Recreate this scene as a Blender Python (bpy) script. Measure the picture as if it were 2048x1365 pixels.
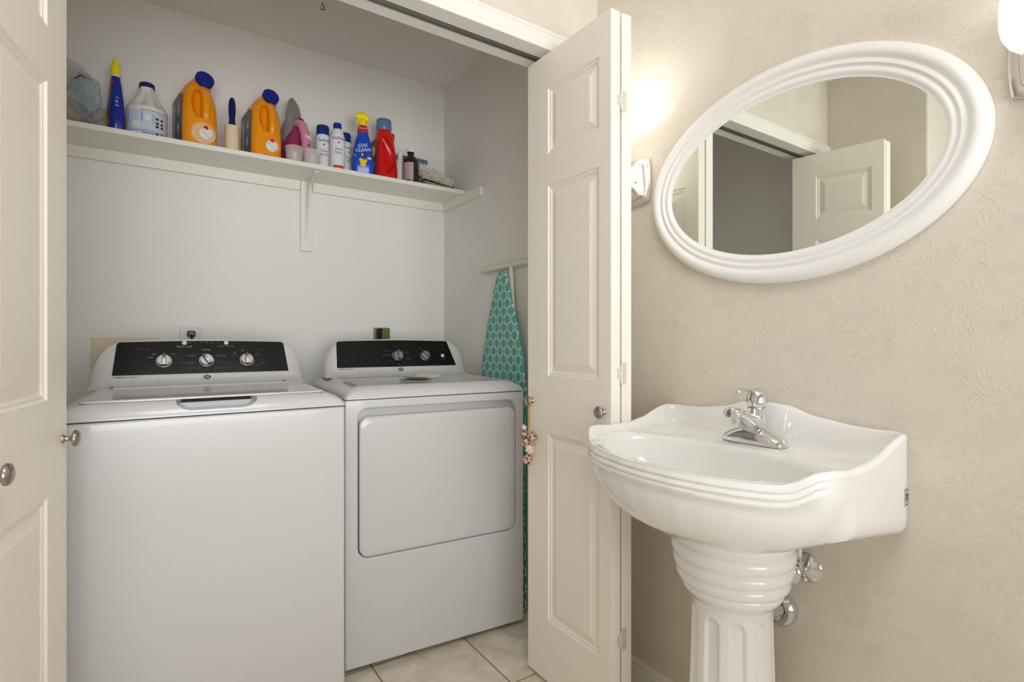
import bpy, bmesh, math, random
from math import sin, cos, pi, radians, atan2, sqrt, hypot
from mathutils import Vector, Matrix
random.seed(7)
S = bpy.context.scene
COL = S.collection
for o in list(bpy.data.objects): bpy.data.objects.remove(o)

# ------------------------------------------------------------------ camera, world, lights, exposure
cam = bpy.data.cameras.new('camera'); camo = bpy.data.objects.new('camera', cam); COL.objects.link(camo)
camo.location = (0, 0, 1.106); camo.rotation_euler = (radians(90), 0, radians(-34.1))
cam.sensor_width = 36; cam.lens = 1060 / 2048 * 36; cam.shift_y = -3.5 / 2048
cam.clip_start = 0.02
S.camera = camo
S.view_settings.view_transform = 'Standard'; S.view_settings.look = 'None'
S.view_settings.gamma = 1; S.view_settings.use_curve_mapping = False
S.view_settings.exposure = 0.06
S.cycles.max_bounces = 14; S.cycles.diffuse_bounces = 10; S.cycles.glossy_bounces = 6; S.cycles.transparent_max_bounces = 12
W = bpy.data.worlds.new('world'); S.world = W; W.use_nodes = True
W.node_tree.nodes['Background'].inputs[0].default_value = (0.75, 0.8, 0.9, 1)
W.node_tree.nodes['Background'].inputs[1].default_value = 0.3

def area(name, loc, rot, sx, sy, power, col):
    l = bpy.data.lights.new(name, 'AREA'); l.shape = 'RECTANGLE'; l.size = sx; l.size_y = sy
    l.energy = power; l.color = col
    o = bpy.data.objects.new(name, l); COL.objects.link(o); o.location = loc; o.rotation_euler = rot
    return o
def bulb(name, loc, power, col, r=0.03):
    l = bpy.data.lights.new(name, 'POINT'); l.energy = power; l.color = col; l.shadow_soft_size = r
    o = bpy.data.objects.new(name, l); COL.objects.link(o); o.location = loc
    return o
area('ceiling_light', (0.15, -0.15, 2.425), (0, 0, 0), 0.8, 0.8, 13, (0.955, 0.972, 1.0))
rear_fill = area('rear_fill_light', (-0.1, -1.98, 1.15), (radians(104), 0, radians(-6)), 2.3, 1.5, 18.5, (0.94, 0.967, 1.0)); rear_fill.data.spread = radians(80)  # unseen fill added behind the camera for frontal light into the closet
SCY = (1.188, 0.222)
for y in SCY:
    bulb('sconce_bulb', (1.175, y, 1.71), 0.9, (0.88, 0.95, 1.0), 0.03)

# ------------------------------------------------------------------ helpers
def lin(c):
    return tuple((x / 255 / 12.92 if x / 255 <= .04045 else ((x / 255 + .055) / 1.055) ** 2.4) for x in c) + (1,)
MATS = {}
def mat(name, rgb, rough=.5, metal=0, coat=0, trans=0, ior=1.45, emit=None, es=0, alpha=1, sss=0):
    m = bpy.data.materials.new(name); m.use_nodes = True
    b = m.node_tree.nodes['Principled BSDF']; i = b.inputs
    i['Base Color'].default_value = lin(rgb); i['Roughness'].default_value = rough
    i['Metallic'].default_value = metal; i['Coat Weight'].default_value = coat
    i['Coat Roughness'].default_value = .05
    i['Transmission Weight'].default_value = trans; i['IOR'].default_value = ior
    i['Alpha'].default_value = alpha
    if emit: i['Emission Color'].default_value = lin(emit); i['Emission Strength'].default_value = es
    MATS[name] = m
    return m
def nd(m, t, **kw):
    n = m.node_tree.nodes.new(t)
    for k, v in kw.items():
        if k in n.inputs: n.inputs[k].default_value = v
        else: setattr(n, k, v)
    return n
def lk(m, a, b): m.node_tree.links.new(a, b)
def mth(m, op, a, b=None):
    n = m.node_tree.nodes.new('ShaderNodeMath'); n.operation = op
    for k, x in enumerate((a, b)):
        if x is None: continue
        if isinstance(x, (int, float)): n.inputs[k].default_value = x
        else: lk(m, x, n.inputs[k])
    return n.outputs[0]
def coords(m, scale=(1, 1, 1), world=True):
    if world:
        g = nd(m, 'ShaderNodeNewGeometry'); out = g.outputs['Position']
    else:
        g = nd(m, 'ShaderNodeTexCoord'); out = g.outputs['Object']
    mp = nd(m, 'ShaderNodeMapping'); mp.inputs['Scale'].default_value = scale
    lk(m, out, mp.inputs[0]); return mp.outputs[0]
def bump(m, h, strength, dist):
    b = nd(m, 'ShaderNodeBump'); b.inputs['Strength'].default_value = strength; b.inputs['Distance'].default_value = dist
    lk(m, h, b.inputs['Height']); lk(m, b.outputs[0], m.node_tree.nodes['Principled BSDF'].inputs['Normal'])
def plaster(name, rgb, s=1.0, rough=.6, fine=.35, fans=True):
    m = mat(name, rgb, rough)
    c = coords(m)
    n3 = nd(m, 'ShaderNodeTexNoise', Scale=70.0, Detail=4.0, Roughness=.6); lk(m, c, n3.inputs['Vector'])
    h = mth(m, 'MULTIPLY', n3.outputs['Fac'], fine)
    if fans:      # skip-trowel fans: short ridges radiating inside cells
        nz = nd(m, 'ShaderNodeTexNoise', Scale=6.0, Detail=2.0); lk(m, c, nz.inputs['Vector'])
        wv = nd(m, 'ShaderNodeVectorMath', operation='MULTIPLY_ADD'); lk(m, nz.outputs['Color'], wv.inputs[0]); wv.inputs[1].default_value = (.10, .10, .10); lk(m, c, wv.inputs[2])
        for k, (sc, off) in enumerate(((7.5, 0), (11.0, 3.7))):
            ad = nd(m, 'ShaderNodeVectorMath', operation='ADD'); lk(m, wv.outputs[0], ad.inputs[0]); ad.inputs[1].default_value = (off, off * 1.3, off * .7)
            vo = nd(m, 'ShaderNodeTexVoronoi', Scale=sc); lk(m, ad.outputs[0], vo.inputs['Vector'])
            loc = nd(m, 'ShaderNodeVectorMath', operation='SUBTRACT'); lk(m, ad.outputs[0], loc.inputs[0]); lk(m, vo.outputs['Position'], loc.inputs[1])
            cc = nd(m, 'ShaderNodeVectorMath', operation='SUBTRACT'); lk(m, vo.outputs['Color'], cc.inputs[0]); cc.inputs[1].default_value = (.5, .5, .5)
            sh_ = nd(m, 'ShaderNodeVectorMath', operation='MULTIPLY_ADD'); lk(m, cc.outputs[0], sh_.inputs[0]); sh_.inputs[1].default_value = (1.6 / sc,) * 3; lk(m, loc.outputs[0], sh_.inputs[2])
            sp_ = nd(m, 'ShaderNodeSeparateXYZ'); lk(m, sh_.outputs[0], sp_.inputs[0])
            hx = mth(m, 'ADD', sp_.outputs[0], sp_.outputs[1])
            ang = mth(m, 'ARCTAN2', sp_.outputs[2], hx)
            rad = mth(m, 'SQRT', mth(m, 'ADD', mth(m, 'MULTIPLY', hx, hx), mth(m, 'MULTIPLY', sp_.outputs[2], sp_.outputs[2])))
            cb = nd(m, 'ShaderNodeCombineXYZ'); lk(m, mth(m, 'MULTIPLY', ang, 9.0), cb.inputs[0]); lk(m, mth(m, 'MULTIPLY', rad, 26.0), cb.inputs[1]); lk(m, mth(m, 'MULTIPLY', vo.outputs['Distance'], 3.0), cb.inputs[2])
            st = nd(m, 'ShaderNodeTexNoise', Scale=1.0, Detail=2.5, Roughness=.55); lk(m, cb.outputs[0], st.inputs['Vector'])
            rg = mth(m, 'SUBTRACT', 1, mth(m, 'MINIMUM', mth(m, 'MULTIPLY', mth(m, 'ABSOLUTE', mth(m, 'SUBTRACT', st.outputs['Fac'], .53)), 24), 1))
            n2 = nd(m, 'ShaderNodeTexNoise', Scale=9.0 + 4 * k, Detail=2.0); lk(m, ad.outputs[0], n2.inputs['Vector'])
            msk = mth(m, 'MINIMUM', mth(m, 'MAXIMUM', mth(m, 'MULTIPLY', mth(m, 'SUBTRACT', n2.outputs['Fac'], .45), 8), 0), 1)
            h = mth(m, 'ADD', h, mth(m, 'MULTIPLY', mth(m, 'MULTIPLY', rg, msk), .8))
    bump(m, h, .5 * s, .0018)
    return m
M_bath = plaster('bath_wall_paint', (222, 214, 201), .85, .5)
M_closet = plaster('closet_wall_paint', (230, 229, 225), .3, .55, .9, False)
M_ceil = plaster('ceiling_paint', (232, 230, 227), .3, .7, .9, False)
M_trim = mat('trim_paint', (238, 235, 228), .35)
M_door = mat('door_paint', (243, 237, 227), .42)
c_ = coords(M_door, (60, 60, 3.0), False)
n_ = nd(M_door, 'ShaderNodeTexNoise', Scale=2.2, Detail=5.0, Roughness=.65, Distortion=.7); lk(M_door, c_, n_.inputs['Vector'])
bump(M_door, n_.outputs['Fac'], .28, .0012)
M_white = mat('white_enamel', (207, 207, 208), .22, coat=.4)
M_porc = mat('porcelain', (243, 243, 241), .08, coat=.6)
M_frame = mat('mirror_frame_paint', (243, 243, 242), .3)
M_mirror = mat('mirror_silver', (226, 230, 224), .0, 1)
M_chrome = mat('chrome', (225, 226, 228), .06, 1)
M_nickel = mat('brushed_nickel', (172, 164, 154), .28, 1)
M_sconce = mat('polished_nickel', (228, 226, 222), .26, 1)
M_shade = mat('lit_opal_glass', (250, 250, 250), .2, emit=(255, 251, 244), es=.85)
M_black = mat('black_console_gloss', (19, 19, 20), .2, ior=1.32)
M_blackp = mat('black_plastic', (18, 17, 16), .3)
M_dark = mat('dark_gap', (30, 28, 26), .7)
M_ink = mat('print_white', (225, 225, 222), .5)
M_inkg = mat('print_grey', (120, 120, 118), .5)
M_inkd = mat('print_dark', (40, 40, 42), .5)
M_red = mat('print_red', (214, 40, 34), .5)
M_blue = mat('print_blue', (38, 120, 190), .5)
M_silver = mat('knob_silver', (158, 158, 156), .34, 1)
M_button = mat('button_white', (210, 212, 210), .3)
M_lid_grey = mat('lid_detail_grey', (150, 150, 150), .25)  # plain grey of the small raised details on the lid
M_track = mat('track_metal', (150, 150, 146), .35, 1)
M_cream = mat('cream_plastic', (222, 208, 184), .45)
M_plate = mat('plate_plastic', (216, 213, 208), .4)
M_paper = mat('paper', (232, 230, 220), .6)

class G:
    """collects geometry for one mesh object"""
    def __init__(s): s.v = []; s.f = []; s.mi = []; s.cur = 0; s.T = Matrix()
    def add(s, vs, fs):
        n = len(s.v); T = s.T
        s.v += [tuple(T @ Vector(p)) for p in vs]
        s.f += [tuple(i + n for i in f) for f in fs]; s.mi += [s.cur] * len(fs); return s
    def box(s, x0, x1, y0, y1, z0, z1):
        v = [(x, y, z) for z in (z0, z1) for y in (y0, y1) for x in (x0, x1)]
        return s.add(v, [(0, 2, 3, 1), (4, 5, 7, 6), (0, 1, 5, 4), (2, 6, 7, 3), (0, 4, 6, 2), (1, 3, 7, 5)])
    def loft(s, rings, cap0=True, cap1=True, closed=True):
        n = len(rings[0]); v = [p for r in rings for p in r]; f = []
        for k in range(len(rings) - 1):
            for i in range(n if closed else n - 1):
                j = (i + 1) % n
                f.append((k * n + i, k * n + j, (k + 1) * n + j, (k + 1) * n + i))
        if cap0: f.append(tuple(range(n - 1, -1, -1)))
        if cap1: f.append(tuple((len(rings) - 1) * n + i for i in range(n)))
        return s.add(v, f)
    def lathe(s, prof, n=32, mul=(1, 1), cap=True, c=(0, 0, 0)):
        rings = [[(c[0] + r * mul[0] * cos(2 * pi * i / n), c[1] + r * mul[1] * sin(2 * pi * i / n), c[2] + z) for i in range(n)] for r, z in prof]
        return s.loft(rings, cap, cap)
    def tube(s, pts, r, n=10, cap=True):
        P = [Vector(p) for p in pts]; R = r if isinstance(r, (list, tuple)) else [r] * len(P)
        rings = []; up = None
        for i, p in enumerate(P):
            d = (P[min(i + 1, len(P) - 1)] - P[max(i - 1, 0)]).normalized()
            if up is None: up = d.orthogonal().normalized()
            up = (up - d * up.dot(d)).normalized(); b = d.cross(up)
            rings.append([tuple(p + R[i] * (cos(2 * pi * k / n) * up + sin(2 * pi * k / n) * b)) for k in range(n)])
        return s.loft(rings, cap, cap)
    def prism(s, poly, z0, z1):
        return s.loft([[(x, y, z0) for x, y in poly], [(x, y, z1) for x, y in poly]])
    def text(s, body, fn, size, align='CENTER', ext=0):
        c = bpy.data.curves.new('t', 'FONT'); c.body = body; c.size = size; c.align_x = align; c.resolution_u = 2; c.offset = size * .009
        c.align_y = 'CENTER'
        o = bpy.data.objects.new('t', c); COL.objects.link(o)
        dg = bpy.context.evaluated_depsgraph_get(); dg.update()
        me = bpy.data.meshes.new_from_object(o.evaluated_get(dg))
        s.add([fn(v.co.x, v.co.y) for v in me.vertices], [tuple(p.vertices) for p in me.polygons])
        bpy.data.objects.remove(o); bpy.data.curves.remove(c); bpy.data.meshes.remove(me)
        return s
    def build(s, name, m, parent=None, smooth=40, bevel=0, seg=2, sub=0, recalc=True):
        me = bpy.data.meshes.new(name); me.from_pydata(s.v, [], s.f)
        for x in (m if isinstance(m, (list, tuple)) else [m]): me.materials.append(x)
        me.polygons.foreach_set('material_index', s.mi)
        if recalc:
            bm = bmesh.new(); bm.from_mesh(me); bmesh.ops.recalc_face_normals(bm, faces=bm.faces); bm.to_mesh(me); bm.free()
        if smooth:
            me.polygons.foreach_set('use_smooth', [True] * len(me.polygons)); me.update()
            me.set_sharp_from_angle(angle=radians(smooth))
        o = bpy.data.objects.new(name, me); COL.objects.link(o)
        if bevel:
            b = o.modifiers.new('bevel', 'BEVEL'); b.width = bevel; b.segments = seg; b.limit_method = 'ANGLE'; b.angle_limit = radians(35)
            b.harden_normals = True
        if sub:
            b = o.modifiers.new('sub', 'SUBSURF'); b.levels = b.render_levels = sub
        if parent: o.parent = parent
        return o
def tag(o, label, cat=None, group=None, kind=None):
    o['label'] = label
    if cat: o['category'] = cat
    if group: o['group'] = group
    if kind: o['kind'] = kind
    return o
def thing(name, label, cat, loc=(0, 0, 0), rz=0, group=None, kind=None):
    o = bpy.data.objects.new(name, None); COL.objects.link(o); o.empty_display_size = .05
    o.location = loc; o.rotation_euler = (0, 0, rz)
    return tag(o, label, cat, group, kind)
def T(loc=(0, 0, 0), x=(1, 0, 0), y=(0, 1, 0), z=None):
    x = Vector(x).normalized(); y = Vector(y); y = (y - x * y.dot(x)).normalized(); z = x.cross(y)
    return Matrix(((x[0], y[0], z[0], loc[0]), (x[1], y[1], z[1], loc[1]), (x[2], y[2], z[2], loc[2]), (0, 0, 0, 1)))
def axisT(loc, d):
    """local z along d"""
    d = Vector(d).normalized(); x = d.orthogonal().normalized(); y = d.cross(x)
    return Matrix(((x[0], y[0], d[0], loc[0]), (x[1], y[1], d[1], loc[1]), (x[2], y[2], d[2], loc[2]), (0, 0, 0, 1)))
def rrect(x0, x1, y0, y1, r, n=6):
    p = []
    for cx, cy, a in ((x1 - r, y1 - r, 0), (x0 + r, y1 - r, 90), (x0 + r, y0 + r, 180), (x1 - r, y0 + r, 270)):
        for k in range(n + 1):
            t = radians(a + 90 * k / n); p.append((cx + r * cos(t), cy + r * sin(t)))
    return p
def cut(o, g, name='cut'):
    """apply a boolean difference with the geometry g"""
    c = g.build(name, MATS['dark_gap'], smooth=0); c.parent = o.parent
    md = o.modifiers.new('b', 'BOOLEAN'); md.operation = 'DIFFERENCE'; md.object = c; md.solver = 'EXACT'
    try: md.material_mode = 'INDEX'
    except Exception: pass
    dg = bpy.context.evaluated_depsgraph_get(); dg.update()
    me = bpy.data.meshes.new_from_object(o.evaluated_get(dg))
    o.modifiers.clear(); old = o.data; o.data = me; me.name = old.name
    for p in me.polygons: p.material_index = 0
    while len(me.materials) > 1: me.materials.pop()
    me.set_sharp_from_angle(angle=radians(40))
    bpy.data.objects.remove(c)
    return o
def struct(o, label):
    return tag(o, label, None, None, 'structure')
def interp(t, pts):
    if t <= pts[0][0]: return pts[0][1]
    for (a, va), (b, vb) in zip(pts, pts[1:]):
        if t <= b:
            k = (t - a) / (b - a); k = k * k * (3 - 2 * k); return va + (vb - va) * k
    return pts[-1][1]

# ------------------------------------------------------------------ room shell
XR, YF, YFI, YB, ZC = 1.285, 1.365, 1.48, 2.543, 2.44
struct(G().box(XR, XR + .1, -2.3, YF, 0, ZC + .1).build('wall_right', M_bath, smooth=0), 'beige textured wall behind the oval mirror and sink')
struct(G().box(XR, XR + .1, YF, YB + .1, 0, ZC + .1).build('wall_closet_right', M_closet, smooth=0), 'short closet wall beside the ironing board')
struct(G().box(-.52, XR, YB, YB + .1, 0, ZC + .1).build('wall_closet_back', M_closet, smooth=0), 'pale back wall of the laundry closet')
struct(G().box(-.52, -.42, YFI, YB, 0, ZC + .1).build('wall_closet_left', M_closet, smooth=0), 'left wall inside the laundry closet')
struct(G().box(-.52, XR, YFI, YB, ZC, ZC + .1).build('ceiling_closet', M_ceil, smooth=0), 'grey closet ceiling')
g = G(); g.box(-.37, -.325, YF, YFI, 0, 2.06); g.box(-.37, XR, YF, YFI, 2.06, ZC + .1); g.box(1.24, XR, YF, YFI, 0, 2.06)
struct(g.build('wall_front', M_bath, smooth=0), 'wall above and around the laundry closet opening')
g = G(); g.box(-1.55, -.37, .93, YFI, 0, ZC + .1)
struct(g.build('wall_left', M_bath, smooth=0, bevel=.012), 'short beige wall left of the closet')
struct(G().box(-1.65, -1.55, -2.3, .93, 0, ZC + .1).build('wall_far_left', M_ceil, smooth=0), 'far left wall of the room')
struct(G().box(-1.65, XR, -2.4, -2.3, 0, ZC + .1).build('wall_rear', M_ceil, smooth=0), 'wall behind the viewer')
struct(G().box(-1.55, XR, -2.3, YF, ZC, ZC + .1).build('ceiling', M_ceil, smooth=0), 'bathroom ceiling')
# floor and tiles
M_grout = mat('grout', (150, 138, 122), .8)
M_tile = mat('floor_tile', (214, 203, 184), .32)
c_ = coords(M_tile)
n1 = nd(M_tile, 'ShaderNodeTexNoise', Scale=9.0, Detail=8.0, Roughness=.68, Distortion=.5); lk(M_tile, c_, n1.inputs['Vector'])
rp = nd(M_tile, 'ShaderNodeValToRGB'); rp.color_ramp.elements[0].position = .35; rp.color_ramp.elements[0].color = lin((205, 194, 174))
rp.color_ramp.elements[1].position = .6; rp.color_ramp.elements[1].color = lin((236, 228, 212))
lk(M_tile, n1.outputs['Fac'], rp.inputs[0]); lk(M_tile, rp.outputs[0], M_tile.node_tree.nodes['Principled BSDF'].inputs['Base Color'])
bump(M_tile, n1.outputs['Fac'], .2, .001)
fl = struct(G().box(-1.65, XR, -2.4, YB, -.1, -.0015).build('floor', M_grout, smooth=0), 'tiled floor of beige stone look squares')
cache = {}
P_ = .3415
for i in range(-7, 3):
    for j in range(-12, 4):
        x0, x1 = .612 + i * P_, .612 + (i + 1) * P_; y0, y1 = 1.409 + j * P_, 1.409 + (j + 1) * P_
        x0 = max(x0 + .003, -1.55); y0 = max(y0 + .003, -2.3); x1 = min(x1 - .003, XR - .001); y1 = min(y1 - .003, YB - .001)
        if x1 - x0 < .02 or y1 - y0 < .02 or (y0 > .93 and x1 < -.42): continue
        k = (round(x1 - x0, 3), round(y1 - y0, 3))
        if k not in cache:
            o = G().box(0, k[0], 0, k[1], -.006, .0).build('floor_tile', M_tile, fl, smooth=0, bevel=.0015, seg=1); cache[k] = o
        else:
            o = cache[k].copy(); COL.objects.link(o)
        o.location = (x0, y0, 0)

# trims
def casing_profile():   # (out from wall, up from the lower edge)
    return [(0, 0), (.010, 0), (.012, .002), (.012, .010), (.009, .012), (.013, .016), (.015, .022), (.016, .045), (.013, .048), (.017, .050), (.017, .058), (.014, .060), (0, .060)]
pr = casing_profile()
g = G(); g.loft([[(x, YF - a, 2.044 + b) for a, b in pr] for x in (-.37, 1.285)])
struct(g.build('trim_1', M_trim, smooth=0), 'moulded white casing over the closet opening')
for k, (x, sgn) in enumerate(((1.225, 1), (-.310, -1))):
    g = G(); g.loft([[(x + sgn * b, YF - a, z) for a, b in pr] for z in (0, 2.044)])
    struct(g.build('trim_%d' % (k + 2), M_trim, smooth=0), 'white side casing of the closet opening')
g = G(); g.box(-.325, 1.24, YF, 1.411, 2.044, 2.06); g.box(-.325, 1.24, 1.436, YFI + .004, 2.044, 2.06); g.box(-.325, 1.24, 1.411, 1.436, 2.056, 2.06)
hj = struct(g.build('trim_4', M_trim, smooth=0, bevel=.0012), 'head jamb over the closet opening')
g = G(); g.box(-.31, 1.225, 1.4125, 1.4145, 2.0415, 2.056); g.box(-.31, 1.225, 1.4325, 1.4345, 2.0415, 2.056); g.box(-.31, 1.225, 1.4165, 1.4325, 2.0455, 2.0555)
g.build('door_track', M_track, hj, smooth=0)
g = G(); g.box(1.225, 1.24, YF, YFI, 0, 2.044); g.box(-.325, -.31, YF, YFI, 0, 2.044)
struct(g.build('trim_5', M_trim, smooth=0), 'side jambs of the closet opening')
bp = [(0, 0), (.013, 0), (.013, .045), (.0115, .050), (.0135, .054), (.0135, .058), (.009, .062), (.010, .068), (.010, .076), (.007, .082), (0, .084)]
g = G(); g.loft([[(XR - a, y, b) for a, b in bp] for y in (-2.3, YF - .018)])
struct(g.build('baseboard_right', M_trim, smooth=0), 'white moulded baseboard under the beige wall')
g = G(); g.loft([[(XR - a, y, b) for a, b in bp] for y in (YFI, YB)]); g.loft([[(x, YB - a, b) for a, b in bp] for x in (-.42, XR)])
struct(g.build('baseboard_back', M_trim, smooth=0), 'baseboard inside the closet')

# ------------------------------------------------------------------ bifold doors
LW, LT, LZ0, LZ1 = .389, .035, .012, 2.019
def leaf(name, parent, flip=False):
    """u from the leading edge 0..LW, face normal -w; thickness to +w"""
    g = G(); us = [0, .108, .342, LW]; zs = [LZ0, .208, .806, .990, 1.595, 1.698, 1.906, LZ1]
    for side in (0, 1):
        wv = 0 if side == 0 else LT; sg = 1 if side == 0 else -1
        for a in range(3):
            for b in range(7):
                u0, u1, z0, z1 = us[a], us[a + 1], zs[b], zs[b + 1]
                if a == 1 and b in (1, 3, 5):
                    rings = [(0, 0), (.004, .0045), (.010, .0045), (.013, .0075), (.017, .0085), (.0375, .0025), (.039, .0015)]
                    R = [[(u0 + i, wv + sg * d, z0 + i), (u1 - i, wv + sg * d, z0 + i), (u1 - i, wv + sg * d, z1 - i), (u0 + i, wv + sg * d, z1 - i)] for i, d in rings]
                    g.loft(R, False, True)
                else:
                    g.add([(u0, wv, z0), (u1, wv, z0), (u1, wv, z1), (u0, wv, z1)], [(0, 1, 2, 3)])
    g.add([(0, 0, LZ0), (LW, 0, LZ0), (LW, LT, LZ0), (0, LT, LZ0), (0, 0, LZ1), (LW, 0, LZ1), (LW, LT, LZ1), (0, LT, LZ1)],
          [(0, 3, 2, 1), (4, 5, 6, 7), (0, 4, 7, 3), (1, 2, 6, 5)])
    me = g.build(name, M_door, parent, smooth=0)
    bm = bmesh.new(); bm.from_mesh(me.data); bmesh.ops.remove_doubles(bm, verts=bm.verts, dist=1e-5)
    bmesh.ops.recalc_face_normals(bm, faces=bm.faces); bm.to_mesh(me.data); bm.free()
    return me
def place_leaf(o, P, u, n):
    """P leading corner of the seen face, u along the leaf, n = direction of thickness"""
    o.matrix_local = Matrix(((u[0], n[0], 0, P[0]), (u[1], n[1], 0, P[1]), (0, 0, 1, 0), (0, 0, 0, 1)))
kprof = [(.0, 0), (.0085, 0), (.0085, .003), (.0055, .005), (.0048, .012), (.006, .015), (.012, .0165), (.0165, .019), (.0172, .022), (.0155, .0255), (.010, .0285), (.004, .030), (0, .030)]
def knob(parent, loc, d, name='knob', s=1.0):
    g = G(); g.T = axisT(loc, d); g.lathe([(r * s, z * s) for r, z in kprof], 28, cap=False)
    return tag(g.build(name, M_nickel, parent, smooth=60), 'brushed nickel knob')
def hinge(parent, z, A, u, n, B):
    """non-mortise hinge at the folded edges: A = point on edge of the first leaf near the gap, n across the gap"""
    g = G(); g.T = T(A, n, u)   # local x across gap, local y away from the viewer, local z up
    g.box(-.012, .001, -.0016, 0, z - .014, z + .014)
    g.box(.004, .024, -.0016, 0, z - .030, z + .030)
    for zz in (-.018, 0, .018): g.lathe([(.0028, zz - .0085), (.0028, zz + .0085)], 10, c=(.003, -.0026, z))
    for x, zz in ((-.008, .009), (-.008, -.009), (.014, .023), (.014, -.023)):
        g.add([], []); T0 = g.T.copy(); g.T = g.T @ axisT((x, -.0016, z + zz), (0, -1, 0)); g.lathe([(.0022, 0), (.0018, .0008)], 8); g.T = T0
    return tag(g.build('hinge', MATS['hinge_paint'], parent, smooth=40), 'small painted hinge across the fold')
mat('hinge_paint', (225, 222, 212), .35, .3)
# right pair
dr = thing('door_1', 'cream panelled bifold door folded open beside the sink', None, (1.08, 1.2, 0), kind='structure')
L0 = Matrix.Translation((-1.08, -1.2, 0))
la = leaf('door_leaf', dr); place_leaf(la, (1.042 - 1.08, 1.443 - 1.2), (0, -1), (1, 0))
a2 = radians(4.5); ub = (-sin(a2), -cos(a2)); nb = (cos(a2), -sin(a2))
far = (1.0835 - ub[0] * LW, 1.054 - ub[1] * LW)
lb = leaf('door_leaf', dr); place_leaf(lb, (far[0] - 1.08, far[1] - 1.2), ub, nb)
for z in (1.772, 1.010, .266): hinge(dr, z, (1.077 - 1.08, 1.054 - 1.2, 0), (0, 1, 0), (1, 0, 0), None)
for y in (1.415, 1.081):
    k = knob(dr, (1.042 - 1.08, y - 1.2, .903), (-1, 0, 0))
# left pair
P0 = (-.149, 1.43); ul = Vector((-.1547, -.988, 0)); nl = Vector((-.988, .1547, 0))
dl = thing('door_2', 'cream panelled bifold door half folded at the left edge', None, (-.149, 1.43, 0), kind='structure')
lc = leaf('door_leaf', dl); place_leaf(lc, (0, 0), ul, nl)
vtx = Vector((0, 0, 0)) + ul * LW + nl * (LT + .005)
piv = Vector((-.283 + .149, 1.42 - 1.43, 0))
u2 = (vtx - piv).normalized(); n2 = Vector((u2.y, -u2.x, 0)); u2b = u2
ld = leaf('door_leaf', dl); st = vtx - u2 * LW; place_leaf(ld, (st.x, st.y), u2, Vector((u2.y, -u2.x, 0)))
for z in (1.772, 1.010, .266): hinge(dl, z, tuple(ul * LW + nl * LT), tuple(-ul), tuple(nl), None)
for t in (.025, .348): knob(dl, tuple(ul * t + Vector((0, 0, .903))), tuple(-nl))

# ------------------------------------------------------------------ shelf with cleats and bracket
M_shelf = mat('shelf_paint', (232, 230, 222), .4)
sh = thing('wall_shelf', 'long white closet shelf above the washer and dryer', 'shelf', (.43, 2.5, 1.825))
def L(o, g, name, m, label=None, **kw):
    """geometry given in world coordinates, parented to an unrotated empty"""
    off = o.location; g.v = [(x - off[0], y - off[1], z - off[2]) for x, y, z in g.v]
    r = g.build(name, m, o, **kw)
    if label: r['label'] = label
    return r
L(sh, G().box(-.419, 1.283, 2.308, 2.541, 1.8252, 1.844), 'shelf_board', M_shelf, bevel=.001, smooth=0)
L(sh, G().box(-.419, .552, 2.524, 2.5425, 1.782, 1.825), 'cleat', M_shelf, bevel=.001, smooth=0)
L(sh, G().box(.606, 1.284, 2.524, 2.5425, 1.782, 1.825), 'cleat', M_shelf, bevel=.001, smooth=0)
L(sh, G().box(1.266, 1.2845, 2.14, 2.523, 1.782, 1.825), 'cleat', M_shelf, bevel=.001, smooth=0)
L(sh, G().box(.554, .604, 2.524, 2.5425, 1.508, 1.825), 'backing_block', M_shelf, bevel=.001, smooth=0)
g = G(); g.box(.571, .589, 2.520, 2.524, 1.56, 1.824); g.box(.571, .589, 2.345, 2.520, 1.8205, 1.8248)
def rib(pts, w):
    h = w / 2
    g.loft([[(.580 - h, y, z), (.580 + h, y, z), (.580 + h, y + dy, z + dz), (.580 - h, y + dy, z + dz)] for y, z, dy, dz in pts])
rib([(2.519, 1.575, .001, .012), (2.505, 1.65, .014, .01), (2.488, 1.735, .02, .03), (2.455, 1.79, .04, .032), (2.40, 1.812, .03, .009), (2.36, 1.820, .01, .001)], .006)
for z in (1.79, 1.60): 
    T0 = g.T; g.T = axisT((.580, 2.520, z), (0, -1, 0)); g.lathe([(.0045, 0), (.003, .0018)], 10); g.T = T0
L(sh, g, 'shelf_bracket', mat('bracket_enamel', (228, 226, 218), .3), 'white metal bracket under the shelf', bevel=.0006)

# outlet plates on the closet back wall
def zplate(name, label, x0, x1, z0, z1, m, cat):
    t = thing(name, label, cat, ((x0 + x1) / 2, YB, z0))
    L(t, G().box(x0, x1, YB - .006, YB - .0002, z0, z1), 'cover_plate', m, bevel=.002, smooth=0)
    return t
t = zplate('washer_outlet', 'white wall outlet with a black plug above the washer', .090, .164, 1.045, 1.160, M_plate, 'outlet')
g = G(); g.T = axisT((.129, YB - .006, 1.130), (0, -1, 0)); g.lathe([(.017, 0), (.017, .002), (.0155, .003)], 24); L(t, g, 'receptacle', M_plate)
g = G(); g.loft([[(.129 + x * s_, YB - y, 1.128 + z * s_) for x, z in rrect(-.015, .015, -.013, .013, .006)] for y, s_ in ((.008, .95), (.016, 1), (.030, .82), (.034, .6))])
g.tube([(.129, YB - .032, 1.124), (.130, YB - .05, 1.105), (.135, YB - .055, 1.06), (.150, YB - .05, .95)], .0045)
L(t, g, 'plug', M_blackp, 'black plug and cord')
t = zplate('supply_box_cover', 'cream plastic water supply cover behind the washer', -.192, .021, .96, 1.112, M_cream, 'cover')
L(t, G().box(-.172, .001, YB - .009, YB - .006, .98, 1.095), 'inner_panel', M_cream, bevel=.001, smooth=0)
t = thing('dryer_outlet', 'metal dryer outlet plate with a green corner above the dryer', 'outlet', (.933, YB, 1.05))
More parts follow.
